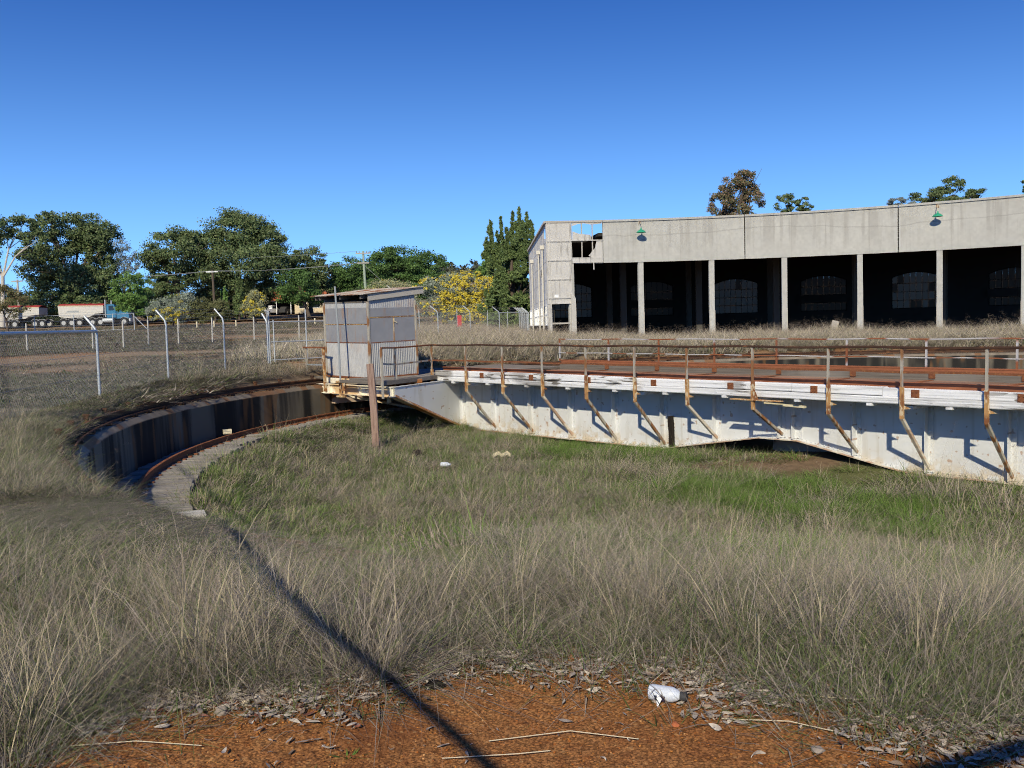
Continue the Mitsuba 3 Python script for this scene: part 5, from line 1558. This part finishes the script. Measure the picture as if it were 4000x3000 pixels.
# the left bank beside the pit
N_ = 0
while N_ < 900:
    y = 6.5 + 25 * g.random() ** 1.3; x = -2 - .62 * y * g.random() + .6
    d = np.hypot(x - CP[0], y - CP[1])
    if d < 22.95 or d > 37: continue
    bare = meshkit.fbm(np.array([[x * .45 + 9, y * .45, 0]]), 2, 33)[0]
    if bare > .52 and g.random() < .85: continue
    az = math.degrees(math.atan2(x - CP[0], y - CP[1]))
    if -141 < az < -108 and d < 24.4: continue
    if -142 < az < -108 and d < 28.5:
        inst('dry_grass', f'mat_near_{g.integers(0, 4)}', cnt, G3(x, y), g.random() * 6.28, .9 + .5 * g.random(), .30 + .25 * g.random())
    elif g.random() < .5:
        inst('dry_grass', f'tuft_near_{g.choice([1, 2, 3, 3, 6])}', cnt, G3(x, y), g.random() * 6.28, .7 + .5 * g.random(), (.12 + .38 * g.random() ** 2.2) * (.8 if y < 13 else 1))
    else:
        inst('dry_grass', f'mat_near_{g.integers(0, 4)}', cnt, G3(x, y), g.random() * 6.28, 1.0 + .7 * g.random(), .7)
    cnt += 1; N_ += 1
# low growth round the near left end of the rim, kept under the line of sight to it
N_ = 0
while N_ < 640:
    y = 4.8 + 12 * g.random(); x = 1.2 - 11 * g.random()
    d = np.hypot(x - CP[0], y - CP[1]); az = math.degrees(math.atan2(x - CP[0], y - CP[1]))
    if d < 22.95 or d > 30 or az < -143 or az > -104 or abs(x) > .6 * y + .6: continue
    h = min(.36, max(.05, .55 * (1.5 - .178 * y))) * min(1, .25 + (d - 22.9) * .4)
    if y > 9 or x < -5.5: h = .12 + .22 * g.random() ** 1.5
    if g.random() < .34:
        inst('dry_grass', f'tuft_near_{g.choice([1, 2, 3, 3, 6])}', cnt, G3(x, y), g.random() * 6.28, .55 + .5 * g.random(), min(1.0, h / .45 * (.7 + .4 * g.random())))
    else:
        inst('dry_grass', f'mat_near_{g.integers(0, 4)}', cnt, G3(x, y), g.random() * 6.28, .9 + .6 * g.random(), min(1.0, h / .20 * (.6 + .4 * g.random())))
    cnt += 1; N_ += 1
# tall tufts that break the line of the rim
for x, y, v, s in ((-9.6, 27.8, 2, 1.5), (-9.4, 28.9, 6, 1.5), (-8.9, 29.6, 1, 1.5), (-8.5, 30.4, 2, 1.6), (-8.1, 31.2, 6, 1.7), (-7.8, 32.0, 1, 1.7), (-7.4, 33.0, 2, 1.7), (-8.8, 31.0, 5, 1.7), (-7.0, 34.0, 1, 1.8), (-8.3, 32.6, 0, 1.6)):
    inst('dry_grass', f'tuft_near_{v}', cnt, G3(x, y), g.random() * 6.28, s, s); cnt += 1
labels['dry_grass'] = {'label': 'dense dead grey brown grass tussocks around the near rim of the pit', 'kind': 'stuff'}

g = np.random.default_rng(303)
cnt = 0; N_ = 0


def is_lush(x, y):
    al = (x - C[0]) * U[0] + (y - C[1]) * U[1]; o = (x - C[0]) * N[0] + (y - C[1]) * N[1]
    return meshkit.fbm(np.array([[x * .35, y * .35, 0]]), 2, 44)[0], al, o


while N_ < 4600:
    x = CP[0] + (g.random() * 2 - 1) * 21; y = CP[1] + (g.random() * 2 - 1) * 21
    r = np.hypot(x - CP[0], y - CP[1])
    l, al, o = is_lush(x, y)
    if (r > 20.85 and bank(x, y) < .5) or r > 22.3 or o < 1.6 or abs(x) > y * .62 + 1 or y < 8: continue
    if y < 12 and g.random() < .35: continue
    if -3.6 < al < 1.2 and 1.5 < o < 4.6 and g.random() < .93: continue      # bare earth under the middle of the bridge
    lush = (-2.5 < al < 4.5 and 4.4 < o < 8.2 and l > .40) or (-12 < al < -4 and 2.4 < o < 4.6 and l > .46)
    if lush and g.random() < .34:
        inst('pit_grass', f'tuft_lush_{g.integers(0, 2)}', cnt, [x, y, float(fz(x, y))], g.random() * 6.28, .8 + .5 * g.random(), .65 + .5 * g.random())
    else:
        gr_p = np.clip((o - 3) / 6, 0, 1)
        v = g.choice([1, 2, 2, 2]) if g.random() < (.88 - .50 * gr_p if l > .44 else .50 - .3 * gr_p) else g.choice([0, 0, 3])
        s = .8 + .6 * g.random()
        tall = g.random() < ((.08 if l > .44 else .26) + .18 * gr_p)
        inst('pit_grass', f'tuft_pit_{v}', cnt, [x, y, float(fz(x, y))], g.random() * 6.28, s, s * ((.8 + .7 * g.random()) if tall else (.34 + .34 * g.random())))
    cnt += 1; N_ += 1
for al, o, s in ((2.2, 3.1, 1.7), (2.6, 3.5, 1.6), (3.1, 3.9, 1.7), (3.6, 3.3, 1.8), (4.0, 4.1, 1.8), (3.4, 4.6, 1.7), (4.4, 4.8, 1.8), (2.7, 4.7, 1.5), (-4.6, 3.6, 1.3), (-5.0, 4.2, 1.4), (-4.2, 4.5, 1.4), (-12.2, 4.2, 1.4), (-12.8, 5.4, 1.5), (-13.3, 6.2, 1.5), (-12.6, 7.4, 1.6), (-11.9, 8.0, 1.5), (1.2, 5.2, 1.4), (1.9, 4.4, 1.5)):
    x, y = (C + al * U + o * N)
    inst('pit_grass', f'tuft_pit_0', cnt, [x, y, float(fz(x, y))], g.random() * 6.28, s * .9, s * 1.25); cnt += 1
N_ = 0
while N_ < 130:
    al = -16 + 22 * g.random(); o = 3.4 + 10 * g.random()
    x, y = C + al * U + o * N
    r = np.hypot(x - CP[0], y - CP[1])
    if r > 20.5 or y < 11 or (-4 < al < 1.5 and o < 4.6) or g.random() > .35 + .065 * o: continue
    s = .7 + .6 * g.random()
    inst('pit_grass', f'tuft_near_{g.choice([0, 4, 5, 7, 1])}', cnt, [x, y, float(fz(x, y))], g.random() * 6.28, s * 1.5, s * (.7 + .4 * g.random())); cnt += 1; N_ += 1
labels['pit_grass'] = {'label': 'soft green and brown grass growing over the pit floor', 'kind': 'stuff'}

g = np.random.default_rng(404)
cnt = 0; N_ = 0
while N_ < 3600:                                       # between the pit and the roundhouse
    x = -7 + 46 * g.random(); y = 38 + 23 * g.random()
    r = np.hypot(x - C[0], y - C[1])
    if np.hypot(x - CP[0], y - CP[1]) < 23 or r > 37.6: continue
    if x > .60 * y + 3: continue
    s = .85 + .5 * g.random()
    cl_ = float(meshkit.noise(np.array([[x * .5, y * .3, 0]]), 61)[0])
    inst('meadow_grass', f'tuft_meadow_{g.integers(0, 4)}', cnt, G3(x, y), g.random() * 6.28, s, s * (.42 + .62 * cl_)); cnt += 1; N_ += 1
N_ = 0
while N_ < 700:                                        # beside the fence left of the roundhouse
    x = -12 + 14 * g.random(); y = 38 + 40 * g.random()
    if np.hypot(x - CP[0], y - CP[1]) < 23.2 or (x > 1.2 and y > 59): continue
    s = .62 + .45 * g.random()
    inst('meadow_grass', f'tuft_meadow_{g.integers(0, 4)}', cnt, G3(x, y), g.random() * 6.28, s, s); cnt += 1; N_ += 1
N_ = 0
while N_ < 420:                                        # the fringe along the far rim
    d = -48 + 100 * g.random(); r = 22.95 + 1.7 * g.random()
    x, y = ARP(d, r, 0)[:2]
    s = .5 + .4 * g.random()
    inst('meadow_grass', f'tuft_meadow_{g.integers(0, 4)}', cnt, G3(x, y), g.random() * 6.28, s * 1.3, s); cnt += 1; N_ += 1
labels['meadow_grass'] = {'label': 'tall dead meadow grass standing between the pit and the roundhouse', 'kind': 'stuff'}

g = np.random.default_rng(505)
cnt = 0; N_ = 0
while N_ < 8200:
    y = 22 + 105 * g.random() ** 1.25; x = -9 - (.62 * y - 5) * g.random()
    if np.hypot(x - CP[0], y - CP[1]) < 23.2: continue
    b = float(meshkit.fbm(np.array([[x * .06 + 1, y * .11, 0]]), 3, 51)[0])
    if b > .66 or (b > .58 and g.random() < .5): continue
    s = (.8 + .8 * g.random()) * (1 + y / 140)
    inst('paddock_grass', f'tuft_paddock_{g.integers(0, 3)}', cnt, G3(x, y), g.random() * 6.28, s * 1.2, s * (.22 + .65 * g.random() ** 4)); cnt += 1; N_ += 1
labels['paddock_grass'] = {'label': 'thin short grey grass over the orange earth of the left paddock', 'kind': 'stuff'}

# ------------------------------------------------------------------ gravel, fallen leaves, stones and litter of the foreground
g = np.random.default_rng(606)
ms, cs = [], []
base_l = [lump(1.0, s, 0, (1, .8, .6), .4) for s in range(5)]
for i in range(7000):
    y = 2.75 + 2.0 * g.random(); x = (g.random() * 2 - 1) * (.56 * y + .2)
    if y > edge_y(x) + .25: continue
    r = .0022 + .0042 * g.random() ** 2.5
    v, f = move(base_l[g.integers(0, 5)], G3(x, y, r * .25), g.random() * 6.28, r)
    ms.append((v, f))
    c = np.array([(.42, .17, .045), (.33, .11, .03), (.20, .075, .03), (.50, .27, .11), (.26, .17, .12)][g.choice(5, p=[.38, .3, .16, .1, .06])]) * (.7 + .6 * g.random())
    cs.append(np.tile(c, (len(v), 1)))
solid('gravel', cat(ms), 'm_grass', False, np.vstack(cs))
labels['gravel'] = {'label': 'loose orange brown gravel strewn over the bare foreground', 'kind': 'stuff'}
ms, cs = [], []
i = 0
while i < 6500:
    x = -2.4 + 4.9 * g.random()
    y = edge_y(x) + .02 + (.16 if x > .6 else .11) * g.normal() if g.random() < .92 else 2.9 + 1.6 * g.random()
    if g.random() < .10: y -= .3 * g.random()
    if meshkit.noise(np.array([[x * 4.2, y * 4.2, 0]]), 71)[0] < .42 and g.random() < .75: continue
    L = .010 + .024 * g.random() ** 1.6; w = L * (.18 + .2 * g.random())
    n_ = 5; t = np.linspace(-1, 1, n_)
    cu = g.normal() * .35; bend = g.normal() * .3
    top = np.c_[t * L, w * (1 - t ** 2) + bend * L * t * t * .4, cu * L * t * t * .7]
    bot_ = np.c_[t * L, -w * (1 - t ** 2) * .9 + bend * L * t * t * .4, cu * L * t * t * .7 + w * .35]
    v = np.vstack([top, bot_])
    f = np.vstack([[[k, k + 1, k + n_ + 1], [k, k + n_ + 1, k + n_]] for k in range(n_ - 1)])
    tl = g.normal() * .35
    v = np.c_[v[:, 0], v[:, 1] * math.cos(tl) - v[:, 2] * math.sin(tl), v[:, 1] * math.sin(tl) + v[:, 2] * math.cos(tl)]
    ms.append(move((v, f), G3(x, y, .008 + .014 * g.random()), g.random() * 6.28))
    c = np.array([(.43, .375, .32), (.36, .30, .25), (.52, .45, .37), (.28, .20, .145), (.22, .09, .06)][g.choice(5, p=[.34, .28, .2, .13, .05])]) * (.8 + .4 * g.random())
    cs.append(np.tile(c, (len(v), 1))); i += 1
solid('leaf_litter', cat(ms), 'm_grass', False, np.vstack(cs))
labels['leaf_litter'] = {'label': 'pale curled fallen leaves lying along the edge of the grass', 'kind': 'stuff'}

for lab, x, y, r, sq, m in (('grey pebble with dark shadow left of the long diagonal shadow', -1.17, 3.66, .024, (1, .8, .9), 'm_stone'), ('flat brown stone in the gravel in front of the small tuft', -.36, 3.92, .035, (1.2, .9, .5), 'm_char'), ('round orange pebble just in front of the plastic bottle', .575, 3.49, .014, (1, 1, .9), 'm_orangeroof'),
                            ('pale stone in the gravel at the lower right', 1.02, 3.22, .02, (1.1, .9, .6), 'm_stone'), ('pale flat stone near the lower right edge of the grass', 1.32, 3.45, .022, (1.3, .9, .5), 'm_stone'), ('small grey pebble left of the others on the gravel', -1.35, 3.55, .014, (1, .8, .7), 'm_stone'), ('small pinkish stone next to the leaf litter on the left', -1.1, 3.75, .016, (1, .8, .8), 'm_wallcream')):
    k = thing('stone', lab, 'stone')
    solid(k, move(lump(r, int(x * 50) + 200, 2, sq, .3), G3(x, y, r * .3)), m, 40)
for lab, pts in (('long thin straw lying straight on the gravel at lower left', [(-1.62, 3.36), (-1.38, 3.35), (-1.15, 3.36)]), ('curved pale straw on the gravel left of the bottle', [(-.12, 3.42), (.18, 3.44), (.42, 3.36)]), ('short straw lying near the long diagonal shadow', [(-.28, 3.27), (-.02, 3.28), (.1, 3.31)]), ('pale twig in the gravel right of the bottle', [(.75, 3.5), (.98, 3.42), (1.12, 3.36)]), ('bent twig by the lower right leaf litter', [(1.05, 3.72), (1.3, 3.62), (1.5, 3.66)])):
    k = thing('fallen_straw', lab, 'straw')
    solid(k, tube([G3(x, y, .014 + .01 * (i == 1)) for i, (x, y) in enumerate(pts)], .0018, 5), 'm_straw', 40)
g = np.random.default_rng(707)
for lab, x, y, m in (('green weed sprouting beside the bottle', .52, 3.93, 0), ('low green weed at the bottom edge of the left gravel', -.72, 3.10, 0), ('green weed below the small tuft left of centre', -.42, 4.28, 0), ('broad green weed in the litter at the lower right', .95, 3.72, 1), ('tiny green seedling in the gravel by the long diagonal shadow', -.62, 3.32, 0), ('leafy green weed at the foot of the left tussock', -.98, 3.93, 1)):
    k = thing('weed', lab, 'plant')
    m_, c_, _ = blades(g, 34 if m == 0 else 26, .025, .05 if m == 0 else .07, .010, .9, .5, LUSH, [1, 1, 1], 2)
    solid(k, move(m_, G3(x, y, .01)), 'm_grass', False, c_)

# plastic bottle lying on its side
bt = thing('plastic_bottle', 'white plastic drink bottle with dark cap lying on the gravel edge', 'bottle')
b0, b1 = np.array([.513, 3.735]), np.array([.655, 3.668])
bd = norm(np.r_[b1 - b0, 0]); bs = np.cross(bd, (0, 0, 1.)); bo = np.r_[b0, float(gh(*b0)) + .036]
prof = np.array([(0, 0), (.022, .0), (.029, .004), (.0305, .012), (.0305, .085), (.029, .098), (.022, .115), (.0155, .124), (.0145, .127), (0, .127)])
rev = trimesh.creation.revolve(prof, sections=28)
cap = trimesh.creation.revolve(np.array([(0, .1275), (.0175, .1275), (.0175, .131), (.0165, .1315), (.0165, .1345), (.0175, .135), (.0175, .150), (.0155, .1525), (0, .1525)]), sections=24)
lb = trimesh.creation.revolve(np.array([(.0306, .030), (.0312, .030), (.0312, .074), (.0306, .074)]), sections=28)


def onb(m, cut=None):
    v = np.array(m.vertices); f = np.array(m.faces)
    if cut is not None:
        a = np.degrees(np.arctan2(v[:, 1], v[:, 0])); keep = (a > cut[0]) & (a < cut[1]); f = f[keep[f].all(1)]
    return bo + v[:, :1] * bs + v[:, 1:2] * np.array([0, 0, 1.]) + v[:, 2:] * bd, f


part(bt, 'body', onb(rev), 'm_plastic', 40)
part(bt, 'cap', onb(cap), 'm_chassis', 40)
part(bt, 'label_remnant', onb(lb, (-74, 8)), 'm_ink')
part(bt, 'torn_label', (np.array([bo + bd * .040 + bs * .033 + [0, 0, -.012], bo + bd * .062 + bs * .034 + [0, 0, -.010], bo + bd * .052 + bs * .052 + [0, 0, -.034], bo + bd * .046 + bs * .050 + [0, 0, -.034], bo + bd * .044 + bs * .0315 + [0, 0, .012]]), np.array([[0, 1, 2], [0, 2, 3], [4, 1, 0]])), 'm_white')
# litter and odd timbers in the pit
k = thing('plastic_bottle', 'small pale blue bottle lying in the grass of the pit', 'bottle')
x, y = (C + -8.1 * U + 8.3 * N)
P = np.array([x, y, float(fz(x, y)) + .17])
part(k, 'body', tube([P, P + [.17, -.05, .0]], .06, 14), 'm_plastic', 40)
part(k, 'neck', tube([P + [.17, -.05, 0], P + [.21, -.06, .0], P + [.24, -.07, 0]], [.055, .025, .025], 10), 'm_plastic', 40)
k = thing('rubbish', 'pale crumpled strip of cardboard in the green pit grass', 'rubbish')
x, y = (C + -8.3 * U + 6.4 * N)
P = np.array([x, y, float(fz(x, y)) + .16])
V = np.array([P + [.08 * i, .02 * (i % 3), .035 * ((i * 7) % 3 - 1) + dz] for i in range(7) for dz in (0, .10)])
F = np.vstack([[[2*i, 2*i+2, 2*i+3], [2*i, 2*i+3, 2*i+1]] for i in range(6)])
solid(k, (V, F), 'm_cream')
k = thing('stone', 'dark lump lying in the pit grass by the wooden stake', 'stone')
x, y = (C + -10.4 * U + 7.4 * N)
solid(k, move(lump(.13, 77, 2, (1.2, .9, .7), .35), [x, y, float(fz(x, y)) + .12]), 'm_char', 40)
k = thing('timber_post', 'weathered reddish timber post standing in the pit grass before the cabin', 'post')
sx, sy = -3.98, 27.5
sz_ = float(fz(sx, sy))
pts_t = [np.array([sx + .02, sy, sz_ - .3]), np.array([sx - .02, sy, sz_ + 1.3]), np.array([sx - .085, sy + .02, sz_ + 2.52])]
solid(k, section_sweep(rect(.20, .16, .012), pts_t, np.array([0, 1., 0])), 'm_stake', 30)
k = thing('charred_post', 'short charred black post leaning against the girder near its lowest point', 'post')
c0 = TT(-5.55, 2.22, -2.12); c1 = TT(-5.62, 2.16, -1.12)
v, f = section_sweep(rect(.17, .10, .02), [c0, (c0 + c1) / 2 + [.01, 0, 0], c1], NV)
solid(k, (v + .02 * (meshkit.noise(v * 9, 4) - .5)[:, None], f), 'm_char')
k = thing('board', 'loose weathered board leaning in the grass at an open roundhouse bay', 'board')
P = ARC(16.1, 37.6, 0); P[2] = float(gh(P[0], P[1]))
solid(k, beam(P + [0, 0, .25], P + [.20, .1, .98], .42, .04, (0, 1, 0)), 'm_wtop')

# ------------------------------------------------------------------ out of view: a cable and a rail added to cast the foreground shadows
k = thing('added_shadow_cable', 'added unseen cable and mast that cast the long dark shadow across the foreground grass', 'cable')
part(k, 'cable', tube([(4.15, -5.22, -.02), (-.76, .12, 1.75), (-10.76, 10.99, 5.33)], .023, 8), 'm_galvdull', 40)
part(k, 'mast', tube([(-10.78, 11.0, -.3), (-10.78, 11.0, 5.5)], .07, 10), 'm_bark', 40)  # mast added only to carry the unseen shadow-casting cable
k = thing('added_shadow_rail', 'added unseen pipe rail that casts the dark shadow in the lower right corner', 'rail')
part(k, 'rail', tube([(-2.2, -1.55, 2.0), (.66, -.42, 2.0), (5.4, 1.50, 2.0)], .038, 8), 'm_galvdull', 40)  # unseen rail added for its shadow; the real caster is unknown
for x, y in ((-2.2, -1.55), (5.4, 1.5)):
    part(k, 'post', tube([(x, y, -.2), (x, y, 2.05)], .04, 8), 'm_galvdull', 40)
